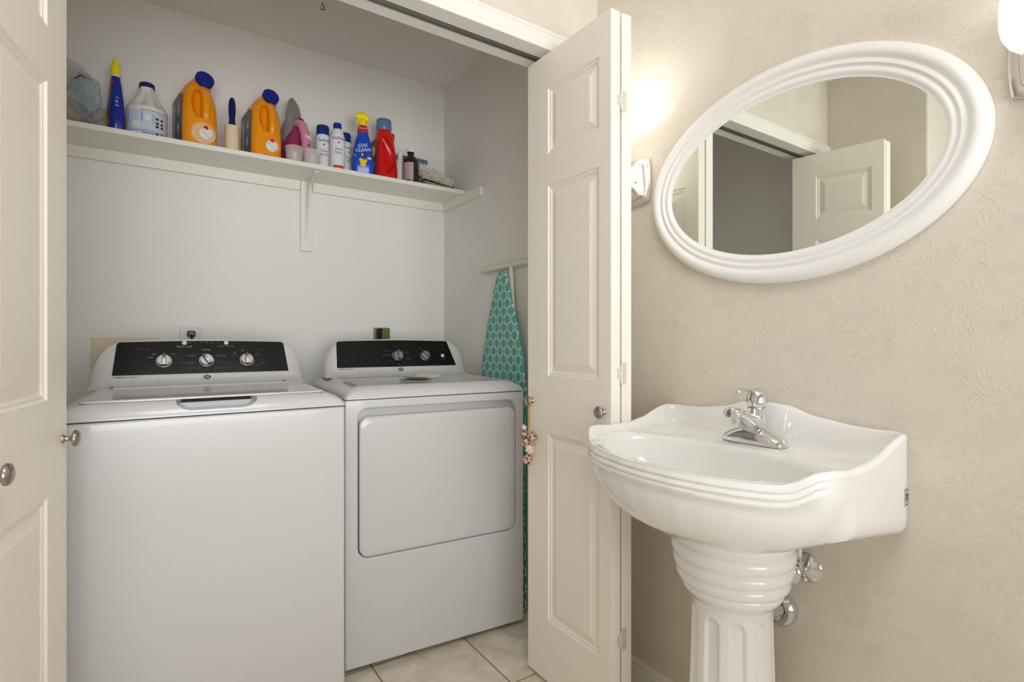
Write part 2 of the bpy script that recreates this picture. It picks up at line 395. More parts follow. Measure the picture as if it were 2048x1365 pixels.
L(t, G().box(.896, .970, YB - .004, YB - .0002, 1.05, 1.163), 'cover_plate', M_nickel, bevel=.001, smooth=0)
L(t, G().box(.913, .958, YB - .030, YB - .004, 1.05, 1.158), 'plug_body', M_dark, bevel=.003, smooth=0)
mat('aged_green_metal', (120, 128, 70), .4, .3)
L(t, G().prism([(.925, YB - .05), (.969, YB - .034), (.969, YB - .032), (.925, YB - .046)], 1.06, 1.160), 'corner_flap', MATS['aged_green_metal'])
h_ = thing('ceiling_hook', 'small dark metal hook screwed into the closet ceiling', 'hook', (.556, 2.16, 2.44))
g = G(); g.tube([(.556, 2.16, 2.4395), (.556, 2.16, 2.428)] + [(.556 + .008 * sin(a), 2.16, 2.420 + .008 * cos(a)) for a in [k * pi / 6 for k in range(10)]], .0016, 8); L(h_, g, 'ring', M_blackp)

# ------------------------------------------------------------------ washer and dryer
def machine(name, label, origin, ang, MW, DY):
    return thing(name, label, name, (origin[0], origin[1], 0), ang)
def top_rings(MW, MD, extra=[]):
    rr = [(0, 0, .908, .012), (0, 0, .911, .012), (.002, .003, .918, .014), (.007, .010, .928, .018), (.016, .024, .938, .024), (.024, .038, .9445, .03), (.032, .050, .9480, .034), (.040, .058, .9490, .036)] + extra
    return [[(x, y, z) for x, y in rrect(s, MW - s, f, MD - s * .5, max(r, .005), 8)] for f, s, z, r in rr]
PS = .4     # console slope, y per z
def cplane(y0, off=0):
    k = 1 / sqrt(1 + PS * PS)
    return lambda x, z: (x, y0 + (z - .985) * PS - off * k, z + off * k * PS)
def console(MW, y0, parent, kx):
    top = [(.020, .955), (.024, .985), (.030, 1.010), (.040, 1.040), (.052, 1.062), (.068, 1.080), (.085, 1.091), (.105, 1.098), (.14, 1.1015), (.20, 1.104), (.27, 1.1058), (MW / 2, 1.107)]
    st = top + [(MW - x, z) for x, z in top[-2::-1]]
    g = G(); R = []
    for x, zt in st:
        e = min((x - .02) / .05, (MW - .02 - x) / .05, 1); e = max(e, 0)
        bulge = .035 * (1 - sqrt(max(0, 1 - (1 - e) ** 2)))     # ends curve backwards
        f = lambda z: y0 + (z - .985) * PS + bulge
        zf = max(zt - .006, .9515)
        pts = [(x, y0 - .045 + bulge * .5, .9475), (x, y0 - .030 + bulge, .9515), (x, f(.965) - .002, min(.960, zf)), (x, f(min(.975, zf)), min(.975, zf)),
               (x, f(zf), zf), (x, f(zf) + .003, (zf + zt) / 2 + .002), (x, f(zf) + .009, zt), (x, max(f(zt) + .045, y0 + .09), zt - .002), (x, y0 + .130, zt - .014 if zt > .99 else .955), (x, y0 + .138, .9475)]
        R.append(pts)
    g.loft(R)
    g.build('console', M_white, parent, smooth=50)
def ptext(g, y0, body, x, z, size, align='CENTER', off=.0012):
    pl = cplane(y0, off); k = 1 / sqrt(1 + PS * PS)
    g.text(body, lambda a, b: pl(x + a, z + b * k), size, align)
def disc(g, y0, x, z, prof, n=28, off=.0):
    pl = cplane(y0, off); T0 = g.T; g.T = axisT(pl(x, z), (0, -1, PS)); g.lathe(prof, n, cap=False); g.T = T0
def dial(parent, y0, x, z, turn):
    ax = Vector((0, -1, PS)).normalized(); up = Vector((0, PS, 1)).normalized(); rt = Vector((1, 0, 0))
    g = G(); disc(g, y0, x, z, [(0, .0), (.0225, 0), (.0235, .002), (.0225, .0035), (.0205, .0035), (0, .0035)], 36, .001)
    kb = g.build('dial_ring', M_silver, parent, smooth=40)
    g = G(); disc(g, y0, x, z, [(.0195, 0), (.0200, .010), (.0190, .0125), (0, .0125)], 36, .004)
    d = up * cos(turn) + rt * sin(turn); s = rt * cos(turn) - up * sin(turn)
    c0 = Vector(cplane(y0, .004)(x, z))
    R = []
    for t, w, h in ((-.0195, .0045, .0125), (-.0185, .005, .0225), (-.010, .0048, .025), (.010, .0042, .0255), (.021, .0038, .0215), (.0235, .0036, .012)):
        b = c0 + d * t
        R.append([tuple(b + s * w * 1.5 + ax * .008), tuple(b + s * w + ax * h), tuple(b - s * w + ax * h), tuple(b - s * w * 1.5 + ax * .008)])
    g.loft(R)
    g.build('dial', M_silver, parent, smooth=30)
def black_panel(parent, y0, x0t, x1t, x0b, x1b, zt, zb):
    pl = cplane(y0, .0012); pl2 = cplane(y0, -.003)
    zm = zt + .0035
    pts = [(x0b, zb), (x1b, zb)]
    n = 8
    for k in range(n + 1):   # top right rounded
        a = radians(5 + 85 * k / n); pts.append((x1t - .012 + .012 * cos(a), zt - .012 + .012 * sin(a)))
    for k in range(1, 8): 
        t = k / 8; xx = x1t - .012 + (x0t - x1t + .024) * t; pts.append((xx, zt + .0045 * sin(pi * t)))
    for k in range(n + 1):
        a = radians(90 + 85 * k / n); pts.append((x0t + .012 + .012 * cos(a), zt - .012 + .012 * sin(a)))
    g = G(); g.loft([[pl2(x, z) for x, z in pts], [pl(x, z) for x, z in pts]])
    return tag(g.build('control_panel', M_black, parent, smooth=0), 'black control panel')
def logo(g, gi, y0, x, z):
    pl = cplane(y0, .0008)
    g.add([pl(x + .0115 * cos(2 * pi * k / 28), z + .0080 * sin(2 * pi * k / 28)) for k in range(28)], [tuple(range(28))])
    ptext(gi, y0, 'GE', x, z, .0105, off=.0014)
    pl = cplane(y0, .0014)
    for a0 in range(0, 360, 90):
        pp = [radians(a0 + 12 + t * 11) for t in range(7)]
        gi.add([pl(x + .0105 * cos(a), z + .0071 * sin(a)) for a in pp] + [pl(x + .0097 * cos(a), z + .0064 * sin(a)) for a in reversed(pp)], [tuple(range(14))])

# washer
WW, WD = .686, .70
wm = thing('washing_machine', 'white top-load washing machine with three dials, at the left', 'washing machine', (-.207, 1.616, 0), -.031)
G().box(.002, WW - .002, .003, WD - .03, .03, .905).build('cabinet', M_white, wm, smooth=40, bevel=.007, seg=3)
for x in (.05, WW - .05):
    for y in (.06, WD - .1):
        G().lathe([(.022, .0005), (.022, .012), (.012, .014), (.012, .031)], 16, c=(x, y, 0)).build('foot', M_blackp, wm)
G().box(.008, WW - .008, .010, WD - .035, .9045, .909).build('seam', M_dark, wm, smooth=0)
g = G(); g.loft(top_rings(WW, WD - .02)); tc = g.build('top_cover', M_white, wm, smooth=50)
g = G(); mx = WW / 2 + .008
R = []
for y, sc in ((-.01, 1.0), (.030, 1.0), (.075, .8)):
    R.append([(mx + a * sc, y, z) for a, z in ((-.098, .958), (.098, .958), (.094, .936), (.080, .925), (.062, .921), (-.062, .921), (-.080, .925), (-.094, .936))])
g.loft(R); cut(tc, g)
G().box(mx - .094, mx + .094, .050, .056, .9205, .9375).build('handle_recess', mat('recess_grey', (190, 194, 198), .4), wm, smooth=0)
G().box(mx - .090, mx + .090, .0565, .062, .930, .9475).build('recess_shade', M_dark, wm, smooth=0)  # dark box, its colour stands in for the shade under the lid lip
# lid: thin slab with rounded rim and shallow embossed step; its front edge bridges the finger recess
g = G()
for z0 in (0,):
    rr = [(0, .9490), (.0, .9520), (.0015, .9535), (.004, .9542), (.018, .9542), (.020, .9532), (.024, .9532)]
    g.loft([[(x, y, z) for x, y in rrect(.055 + i, WW - .055 - i, .030 + i, .455 - i * .5, .016 - i * .3, 6)] for i, z in rr])
lid = g.build('lid', M_white, wm, smooth=45)
g = G()
for x in (.082, WW - .105):
    g.tube([(x, .445, .9565), (x + .008, .452, .957)], .003, 8)
g.box(mx - .012, mx + .012, .062, .066, .9542, .9548)
g.build('lid_detail', M_lid_grey, wm, smooth=30)
g = G(); 
for y, x0, x1 in ((.438, .09, WW - .09), (.404, .09, WW - .09)):
    g.box(x0, x1, y, y + .004, .9528, .9550)
g.build('lid_rib', M_white, wm, smooth=0, bevel=.0008)
YW = .515
console(WW, YW, wm, 0)
black_panel(wm, YW, .090, .600, .081, .611, 1.0955, .988)
for x, t in ((.221, 0), (.3455, -.6), (.472, 0)): dial(wm, YW, x, 1.031, t)
for x in (.280, .408):
    g = G(); disc(g, YW, x, 1.0925, [(.0075, 0), (.0072, .002), (.0045, .0026), (0, .0022)], 24, .001); g.build('button', M_button, wm)
gw = G(); gg = G(); gd = G(); gr = G(); gb = G()
ptext(gg, YW, 'Water Level', .163, 1.0715, .0072); ptext(gg, YW, 'Temperature', .517, 1.0690, .0072)
for s, x, z, al in (('MED', .201, 1.0548, 'RIGHT'), ('LOW', .191, 1.0445, 'RIGHT'), ('MAX', .243, 1.0548, 'LEFT'), ('AUTO', .252, 1.0445, 'LEFT'),
        ('EXTRA RINSE', .280, 1.0805, 'CENTER'), ('START / PAUSE', .408, 1.0805, 'CENTER'), ('COLORS', .345, 1.0685, 'CENTER'), ('WHITES', .312, 1.0480, 'RIGHT'),
        ('BULKY ITEMS', .308, 1.0250, 'RIGHT'), ('DEEP CLEAN', .324, 1.0060, 'RIGHT'), ('DELICATES', .374, 1.0470, 'LEFT'), ('SPEED WASH', .381, 1.0235, 'LEFT'),
        ('DRAIN AND SPIN', .368, 1.0045, 'LEFT'), ('TAP', .433, 1.0560, 'CENTER'), ('COLD', .433, 1.0490, 'CENTER'), ('COOL', .497, 1.0495, 'LEFT'), ('COLORS', .507, 1.0290, 'LEFT'),
        ('WARM', .507, 1.0190, 'LEFT'), ('HOT', .500, 1.0100, 'LEFT'), ('OFF', .459, 1.0650, 'CENTER')):
    ptext(gw, YW, s, x, z, .0078 if 'R' in s and '/' in s or 'EXTRA' in s else .0070, al)
for i, s in enumerate(('Fill', 'Wash', 'Rinse', 'Spin', 'Done')):
    x = .312 + i * .0175; ptext(gg, YW, s, x, 1.0975, .0046); disc(gg, YW, x, 1.0925, [(.0014, 0), (0, 0.0002)], 8, .0014)
ptext(gg, YW, 'Rinse Only', .424, 1.0955, .0045, 'LEFT'); ptext(gg, YW, 'Hold 3 Seconds', .424, 1.0905, .0045, 'LEFT')
pl = cplane(YW, .0013)
for x0, x1, z in ((.262, .300, 1.0760), (.284, .310, 1.0200), (.2905, .300, 1.0925)):
    gg.add([pl(x0, z), pl(x1, z), pl(x1, z + .0006), pl(x0, z + .0006)], [(0, 1, 2, 3)])
for k in range(6):      # hot arc beside the third dial
    a0, a1 = radians(-60 + k * 9), radians(-60 + k * 9 + 7)
    gr.add([pl(.472 + .0275 * cos(a), 1.031 + .0255 * sin(a)) for a in (a0, a1)] + [pl(.472 + .0255 * cos(a), 1.031 + .0237 * sin(a)) for a in (a1, a0)], [(0, 1, 2, 3)])
logo(gd, gw, YW, .347, .9755)
ptext(gd, YW, 'COMMERCIAL  QUALITY', .083, .9815, .0062, 'LEFT')
for g_, m_, n_ in ((gw, M_ink, 'lettering'), (gg, M_inkg, 'lettering'), (gr, M_red, 'lettering'), (gd, M_inkd, 'lettering')):
    g_.build(n_, m_, wm, smooth=0, recalc=False)
# dryer
DW, DD = .675, .70
dm = thing('dryer', 'white front-load dryer with two dials, beside the washer', 'dryer', (.515, 1.731, 0), -.0932)
cb = G().box(.002, DW - .002, .003, DD - .03, .022, .905).build('cabinet', M_white, dm, smooth=40)
g = G(); R = []
for y, i in ((-.02, -.0012), (.003, -.0006), (.012, .0015), (.034, .003)):
    R.append([(x, y, z) for x, z in rrect(.0435 + i, .6405 - i, .3775 + i, .876 - i, .036 - i * .5, 8)])
g.loft(R); cut(cb, g)
b = cb.modifiers.new('bevel', 'BEVEL'); b.width = .004; b.segments = 3; b.limit_method = 'ANGLE'; b.angle_limit = radians(50)
for x in (.05, DW - .05):
    for y in (.06, DD - .1):
        G().lathe([(.022, .0005), (.022, .010), (.012, .012), (.012, .023)], 16, c=(x, y, 0)).build('foot', M_blackp, dm)
G().box(.008, DW - .008, .010, DD - .035, .9045, .909).build('seam', M_dark, dm, smooth=0)
g = G(); R = []
for y, i in ((.034, .004), (.030, .0), (.004, 0), (.001, .0012), (-.0005, .004), (-.001, .02)):
    R.append([(x, y, z) for x, z in rrect(.048 + i, .636 - i, .382 + i, .848 - i, .032 - i * .5, 8)])
g.loft(R); g.build('dryer_door', M_white, dm, smooth=50)
g = G(); g.loft(top_rings(DW, DD - .02, [(.046, .064, .9490, .036), (.049, .067, .9475, .034), (.055, .073, .9468, .03)])); g.build('top_cover', M_white, dm, smooth=50)
YD = .505
console(DW, YD, dm, 0)
black_panel(dm, YD, .074, .574, .070, .602, 1.0965, .986)
dial(dm, YD, .333, 1.033, .25 * -.6); dial(dm, YD, .457, 1.031, -.75)
g = G(); disc(g, YD, .542, 1.0300, [(.0085, 0), (.0082, .002), (.0065, .003), (0, .0028)], 24, .001); g.build('button', M_button, dm)
gw = G(); gg = G(); gd = G(); gb = G()
ptext(gb, YD, 'Delicate', .273, 1.0685, .0075)
ptext(gg, YD, 'Commercial Power', .377, 1.0685, .0070); ptext(gg, YD, 'Temperature', .503, 1.0685, .0070); ptext(gg, YD, 'Timed Dry', .388, 1.0000, .0062); ptext(gg, YD, 'AIR', .290, 1.0135, .0062)
for s, x, z, al in (('LESS DRY', .305, 1.0530, 'RIGHT'), ('MORE DRY', .298, 1.0360, 'RIGHT'), ('MORE DRY', .352, 1.0535, 'LEFT'), ('LESS DRY', .358, 1.0455, 'LEFT'),
        ('20 MIN.', .370, 1.0200, 'LEFT'), ('30', .362, 1.0040, 'CENTER'), ('40', .333, .9960, 'CENTER'), ('60', .305, 1.0025, 'CENTER'), ('70', .296, 1.0130, 'RIGHT'),
        ('HIGH', .428, 1.0530, 'RIGHT'), ('MED', .441, 1.0640, 'CENTER'), ('LOW', .484, 1.0530, 'LEFT'), ('START', .543, 1.0130, 'CENTER')):
    ptext(gw, YD, s, x, z, .0066, al)
pl = cplane(YD, .0013)
for k in range(6):
    a0, a1 = radians(140 + k * 9), radians(140 + k * 9 + 7)
    gb.add([pl(.333 + .0275 * cos(a), 1.033 + .0255 * sin(a)) for a in (a0, a1)] + [pl(.333 + .0255 * cos(a), 1.033 + .0237 * sin(a)) for a in (a1, a0)], [(0, 1, 2, 3)])
logo(gd, gw, YD, .340, .9740); ptext(gd, YD, 'COMMERCIAL  QUALITY', .076, .9795, .0056, 'LEFT')
for g_, m_ in ((gw, M_ink), (gg, M_inkg), (gb, M_blue), (gd, M_inkd)): g_.build('lettering', m_, dm, smooth=0, recalc=False)
# folded leaflet on the dryer
lf = thing('leaflet', 'folded white leaflet lying on top of the dryer', 'leaflet', (.90, 2.0, .9472))
g = G()
def sheet(g, c, w, h, a, curl, z0, n=10):
    ca, sa = cos(a), sin(a); vs = []
    for j in range(n + 1):
        for i in range(2):
            u = (i - .5) * w; t = j / n; v = (t - .5) * h
            z = z0 + curl * (2 * t - 1) ** 2
            vs.append((c[0] + u * ca - v * sa, c[1] + u * sa + v * ca, z))
    m = len(vs); vs += [(x, y, z + .0008) for x, y, z in vs]
    fs = []
    for j in range(n):
        a_, b_, c_, d_ = 2 * j, 2 * j + 1, 2 * j + 3, 2 * j + 2
        fs += [(a_, b_, c_, d_), (a_ + m, d_ + m, c_ + m, b_ + m), (a_, d_, d_ + m, a_ + m), (b_, b_ + m, c_ + m, c_)]
    fs += [(0, m, m + 1, 1), (2 * n, 2 * n + 1, m + 2 * n + 1, m + 2 * n)]
    g.add(vs, fs)
sheet(g, (.90, 1.985), .115, .17, -.95, .006, .9476); sheet(g, (.905, 1.99), .11, .165, -.9, .011, .9492)
L(lf, g, 'pages', M_paper, smooth=50)

# ------------------------------------------------------------------ pedestal sink
YS = .745; CX = 1.02
sk = thing('pedestal_sink', 'white porcelain pedestal sink with a scalloped back under the oval mirror', 'sink', (1.128, YS, 0))
half = [(1.2835, 0), (1.2835, .292), (1.280, .301), (1.272, .306), (1.26, .307), (1.0, .307), (.975, .3055), (.955, .301), (.940, .292), (.926, .277), (.908, .254), (.886, .222), (.864, .18), (.847, .13), (.835, .07), (.831, 0)]
poly = half + [(x, -y) for x, y in half[-2:0:-1]]
def ray_r(th):
    dx, dy = cos(th), sin(th); best = 0
    for (ax, ay), (bx, by) in zip(poly, poly[1:] + poly[:1]):
        ax -= CX; bx -= CX; ex, ey = bx - ax, by - ay; den = dx * ey - dy * ex
        if abs(den) < 1e-12: continue
        t = (ax * ey - ay * ex) / den; s = (ax * dy - ay * dx) / den
        if t > 0 and -1e-6 <= s <= 1 + 1e-6: best = max(best, t)
    return best
NS = 240; TH = [2 * pi * (i + .5) / NS for i in range(NS)]
RO = [ray_r(t) for t in TH]
for _ in range(2): RO = [(RO[i - 1] + 2 * RO[i] + RO[(i + 1) % NS]) / 4 for i in range(NS)]
def ztop(x, d):
    d = abs(d)
    back = interp(d, [(0, .949), (.05, .946), (.13, .925), (.2, .9155), (.25, .913), (.307, .915)])
    side = interp(x, [(.83, .850), (.896, .850), (.908, .852), (.920, .859), (.932, .872), (.944, .878), (.97, .8785), (1.03, .8735), (1.10, .8755), (1.16, .885), (1.215, .904), (1.25, .914), (1.283, .916)])
    k = min(max((x - 1.24) / .035, 0), 1) if d < .30 else 0
    return back * k + side * (1 - k)
PX = [CX + RO[i] * cos(TH[i]) for i in range(NS)]; PY = [RO[i] * sin(TH[i]) for i in range(NS)]
ZT = [ztop(PX[i], PY[i]) for i in range(NS)]
for _ in range(3): ZT = [(ZT[i - 1] + 2 * ZT[i] + ZT[(i + 1) % NS]) / 4 for i in range(NS)]
def rb(th):
    c, s = cos(th), sin(th); A = .165 if c < 0 else .112; B = .262; n = 2.15
    return 1 / ((abs(c) / A) ** n + (abs(s) / B) ** n) ** (1 / n)
RB = [rb(t) for t in TH]
FR = [min(max((.950 - PX[i]) / .025, 0), 1) for i in range(NS)]     # 1 on the bowed front, 0 on the sides and back
def ring(fr, fz): return [(CX + fr(i) * cos(TH[i]), YS + fr(i) * sin(TH[i]), fz(i)) for i in range(NS)]
RI = [min(max(RB[i] + .012, RO[i] - (.034 if abs(PX[i] - 1.28) < .01 else .052)), RO[i] - .014) for i in range(NS)]
for _ in range(3): RI = [(RI[i - 1] + 2 * RI[i] + RI[(i + 1) % NS]) / 4 for i in range(NS)]
rings = []
for s, z in ((.10, .712), (.3, .716), (.5, .726), (.68, .742), (.82, .766), (.90, .792), (.955, .820), (.985, .838), (1.0, .8465)):
    rings.append(ring(lambda i: RB[i] * s, lambda i: z))
dk = .8565
rings.append(ring(lambda i: RB[i] + .005, lambda i: .8505))
rings.append(ring(lambda i: RB[i] + .25 * (RI[i] - RB[i]) + .006, lambda i: (.8545 * (1 - FR[i]) + .851 * FR[i])))
rings.append(ring(lambda i: RI[i], lambda i: dk * (1 - FR[i]) + .851 * FR[i]))
for t, k in ((.25, .06), (.42, .28), (.55, .62), (.66, .88), (.76, .985), (.84, 1.0)):
    rings.append(ring(lambda i: RI[i] + (RO[i] - RI[i]) * t, lambda i: (dk * (1 - FR[i]) + .851 * FR[i]) * (1 - k) + ZT[i] * k))
rings.append(ring(lambda i: RO[i] - .0028, lambda i: ZT[i] - .0022))
rings.append(ring(lambda i: RO[i] - .0008, lambda i: ZT[i] - .0050))
def lowz(i, k): return k
bead = [(.0, -.009, 0), (.0005, -.0115, 0), (-.0035, -.0135, 1), (-.0035, -.016, 1), (.0015, -.0195, 1), (.002, -.024, 1), (-.003, -.027, 1), (-.003, -.030, 1), (.001, -.0335, 1), (.0, -.040, 1), (-.006, -.045, 1)]
for dr_, dz, fo in bead:
    rings.append(ring(lambda i: RO[i] + dr_ * (FR[i] if fo else 1), lambda i: ZT[i] + dz))
for fs, zf, zs, si in ((.965, .790, .80, 0), (.93, .768, .78, 0), (.88, .745, .76, 0), (.80, .722, .74, 0), (.70, .703, .722, .002), (.58, .688, .710, .008), (.45, .678, .704, .02), (.30, .672, .702, .06)):
    # belly: the bowed front sweeps in, the box-like sides and back drop straight
    fw = [min(max((1.04 - PX[i]) / .13, 0), 1) for i in range(NS)]
    fw = [k * k * (3 - 2 * k) for k in fw]
    rings.append(ring(lambda i: (RO[i] * fs) * fw[i] + max(RO[i] - si - (.03 if fs < .5 else 0), .03) * (1 - fw[i]), lambda i: zf * fw[i] + (zs + .004 + (1.27 - PX[i]) * .135 * min(1, (.86 - zs) / .12)) * (1 - fw[i])))
g = G(); g.loft(rings); basin = L(sk, g, 'basin', M_porc, smooth=55)
# drain and overflow
g = G(); g.lathe([(0, .7165), (.017, .7165), (.021, .7185), (.022, .7165)], 24, c=(CX, YS, 0), cap=False)
L(sk, g, 'drain', M_chrome, 'chrome drain')
# maker's sticker on the side
stk = G(); stk.box(1.243, 1.262, YS - .3085, YS - .3068, .770, .808)
L(sk, stk, 'sticker', mat('sticker_beige', (206, 200, 182), .4), 'small rectangular maker label', smooth=0)
g = G(); 
fo = lambda a, b: (1.2525 + a, YS - .3089, .789 + b)
oo = rrect(-.0065, .0065, -.0160, .0160, .004, 4); ii = rrect(-.005, .005, -.0145, .0145, .003, 4); n = len(oo)
g.add([fo(*p) for p in oo] + [fo(*p) for p in ii], [(i, (i + 1) % n, n + (i + 1) % n, n + i) for i in range(n)])
g.text('GB', lambda a, b: (1.2525 - b, YS - .3089, .789 + a), .012)
L(sk, g, 'sticker_print', M_inkd, smooth=0, recalc=False)
# pedestal: ringed collar and fluted column
prof = [(.118, .700), (.129, .690), (.138, .678), (.1415, .664), (.1405, .648), (.1345, .6365), (.1315, .634), (.1365, .630), (.1395, .622), (.1390, .611), (.1345, .602), (.1285, .5985), (.1325, .595), (.1350, .587), (.1335, .577), (.1285, .570), (.1225, .567), (.1260, .5635), (.1275, .556), (.1255, .547), (.1195, .540), (.1135, .5375), (.1150, .534), (.1140, .526), (.108, .5165), (.100, .509), (.0955, .503), (.0930, .494), (.0915, .486)]
colp = [(.0915, .47), (.092, .42), (.094, .36), (.096, .28), (.099, .2), (.103, .13), (.108, .08), (.116, .055), (.128, .04), (.134, .02), (.134, .0005)]
N = 192; rings = []
def flute(a, z):
    k = (a / (2 * pi) * 10 + .35) % 1 - .5; w = .30
    top = min(max((.480 - z) / .016, 0), 1) * min(max((z - .085) / .02, 0), 1)
    w *= sqrt(max(top, 0))
    if w <= 0 or abs(k) > w: return 0
    e = min((w - abs(k)) / .09, 1); return .0085 * (e * e * (3 - 2 * e)) * min(top * 1.5, 1)
zz = [z for r, z in colp]
dense = []
for z in [.4855, .481, .478, .475, .471, .467, .463, .458]: dense.append((.0913, z))
dense += [(interp(-z, [(-b, a) for a, b in colp]), z) for z in (.44, .40, .35, .30, .25, .20, .15, .12, .11, .10, .095, .09, .085, .08, .07, .055, .04, .02, .0005)]
for r, z in prof: rings.append([(1.128 + r * .95 * cos(2 * pi * i / N), YS + r * cos(0) * sin(2 * pi * i / N), z) for i in range(N)])
for r, z in dense:
    rings.append([(1.128 + (r - flute(2 * pi * i / N, z)) * .95 * cos(2 * pi * i / N), YS + (r - flute(2 * pi * i / N, z)) * sin(2 * pi * i / N), z) for i in range(N)])
g = G(); g.loft(rings); L(sk, g, 'pedestal', M_porc, smooth=60)

# faucet
FX, FY, FZ = 1.203, YS - .012, .8566
fc = thing('faucet', 'chrome single-lever faucet on the back deck of the sink', 'faucet', (FX, FY, FZ))
g = G(); R = []
for k in range(33):
    t = -1 + 2 * k / 32; y = FY + t * .080; e = max(0, 1 - abs(t) ** 5) ** .5; w = .004 + .0245 * e
    h = .003 + .012 * e + .024 * max(0, 1 - abs(t) ** 1.7)
    R.append([(FX - w, y, FZ), (FX - w, y, FZ + .006 * e + .001), (FX - w * .95, y, FZ + h * .55), (FX - w * .80, y, FZ + h * .85), (FX - w * .45, y, FZ + h), (FX, y, FZ + h * 1.04), (FX + w * .45, y, FZ + h), (FX + w * .80, y, FZ + h * .85), (FX + w * .95, y, FZ + h * .55), (FX + w, y, FZ + .006 * e + .001), (FX + w, y, FZ)])
g.loft(R); L(fc, g, 'base', M_chrome, smooth=50)
g = G(); R = []
for x, z, w, h in ((1.224, .882, .020, .014), (1.207, .893, .027, .022), (1.185, .906, .0265, .0205), (1.160, .919, .024, .0155), (1.140, .928, .0225, .0130), (1.122, .934, .0220, .0128), (1.110, .9355, .0205, .0124), (1.105, .936, .014, .010)):
    R.append([(x + (.35 * h * sin(a)), FY + w * cos(a) * (abs(cos(a)) ** -.15 if abs(cos(a)) > .01 else 1), z + h * sin(a)) for a in [2 * pi * i / 28 for i in range(28)]])
g.loft(R); L(fc, g, 'spout', M_chrome, smooth=60)
g = G(); g.lathe([(.0115, .908), (.0115, .923), (.0135, .926)], 20, c=(1.124, FY, 0)); L(fc, g, 'aerator', M_chrome)
g = G(); g.lathe([(.021, .880), (.0215, .915), (.021, .935), (.0218, .937), (.0218, .940), (.0195, .9405)], 28, c=(1.214, FY, 0)); L(fc, g, 'neck', M_chrome)
g = G(); g.lathe([(.0205, .9405), (.0245, .946), (.0255, .955), (.0245, .967), (.0205, .978), (.013, .9855), (.004, .988)], 28, c=(1.216, FY, 0))
R = []
for x, z, w, h in ((1.222, .972, .010, .010), (1.205, .979, .0125, .0075), (1.185, .984, .0095, .005), (1.165, .986, .0078, .0038), (1.150, .986, .0082, .0042), (1.140, .9845, .0085, .0052), (1.133, .982, .0065, .0045), (1.130, .981, .002, .002)):
    R.append([(x, FY + w * cos(a), z + h * sin(a)) for a in [2 * pi * i / 20 for i in range(20)]])
g.loft(R); L(fc, g, 'lever', M_chrome, smooth=60)
g = G(); g.T = axisT((1.193, FY, .956), (-1, 0, .1)); g.lathe([(.0035, 0), (.003, .0015), (0, .0015)], 12); L(fc, g, 'set_screw', M_blackp)
g = G(); g.tube([(1.245, FY, .868), (1.245, FY, .905)], .0025, 10); g.lathe([(.0045, .905), (.005, .911), (.003, .915)], 14, c=(1.245, FY, 0)); L(fc, g, 'lift_rod', M_chrome)

# stop valve and drain pipe
sv = thing('stop_valve', 'chrome water stop valve on the wall under the sink', 'valve', (XR, .648, .565))
g = G(); g.T = axisT((XR, .648, .565), (-1, 0, 0)); g.lathe([(.034, .0003), (.0345, .002), (.031, .006), (.020, .010), (.014, .013), (.009, .014)], 36); L(sv, g, 'wall_plate', M_chrome)
g = G(); g.tube([(XR - .010, .648, .565), (XR - .03, .648, .565)], .008, 16); g.tube([(XR - .028, .648, .565), (XR - .052, .648, .565)], .0115, 6); g.tube([(XR - .050, .648, .565), (XR - .072, .650, .569)], .0065, 12)
g.tube([(XR - .038, .648, .565), (XR - .038, .648, .588)], .009, 14); g.tube([(XR - .038, .648, .585), (XR - .038, .648, .600)], .0085, 6); L(sv, g, 'valve_body', M_chrome, smooth=35)
g = G(); g.T = axisT((XR - .070, .650, .569), (-1, -.25, 0)); g.lathe([(.004, 0), (.012, .001), (.0165, .004), (.017, .007), (.0145, .010), (.006, .0115), (0, .0115)], 28, mul=(1.32, 1.32)); L(sv, g, 'valve_handle', M_chrome)
g = G(); g.tube([(XR - .038, .648, .598), (XR - .038, .648, .604), (XR - .0375, .649, .62), (XR - .040, .652, .66), (XR - .042, .655, .708)], .0065, 12); L(sv, g, 'supply_hose', mat('hose_white', (222, 216, 204), .5), 'pale flexible supply hose')
dp = thing('drain_pipe', 'chrome drain pipe and round wall cover behind the pedestal', 'pipe', (XR, .712, .446))
g = G(); g.T = axisT((XR, .712, .446), (-1, 0, 0)); g.lathe([(.0435, .0003), (.0435, .014), (.041, .022), (.034, .027), (.022, .026), (.019, .020)], 40); L(dp, g, 'wall_cover', M_chrome)
g = G(); g.tube([(XR - .01, .712, .446), (XR - .06, .712, .446)], .017, 20); g.tube([(XR - .030, .712, .446), (XR - .042, .712, .446)], .0225, 8); L(dp, g, 'pipe', M_chrome)

# ------------------------------------------------------------------ oval mirror
mi = thing('oval_mirror', 'large oval wall mirror in a wide white ridged frame', 'mirror', (XR, .705, 1.512))
prof = [(1.0, .0005), (1.0, .016), (.985, .024), (.955, .029), (.925, .0305), (.905, .028), (.895, .0225), (.885, .0215), (.872, .025), (.855, .0245), (.845, .020), (.835, .0195), (.815, .0235), (.79, .024), (.77, .020), (.755, .0165), (.74, .0165)]
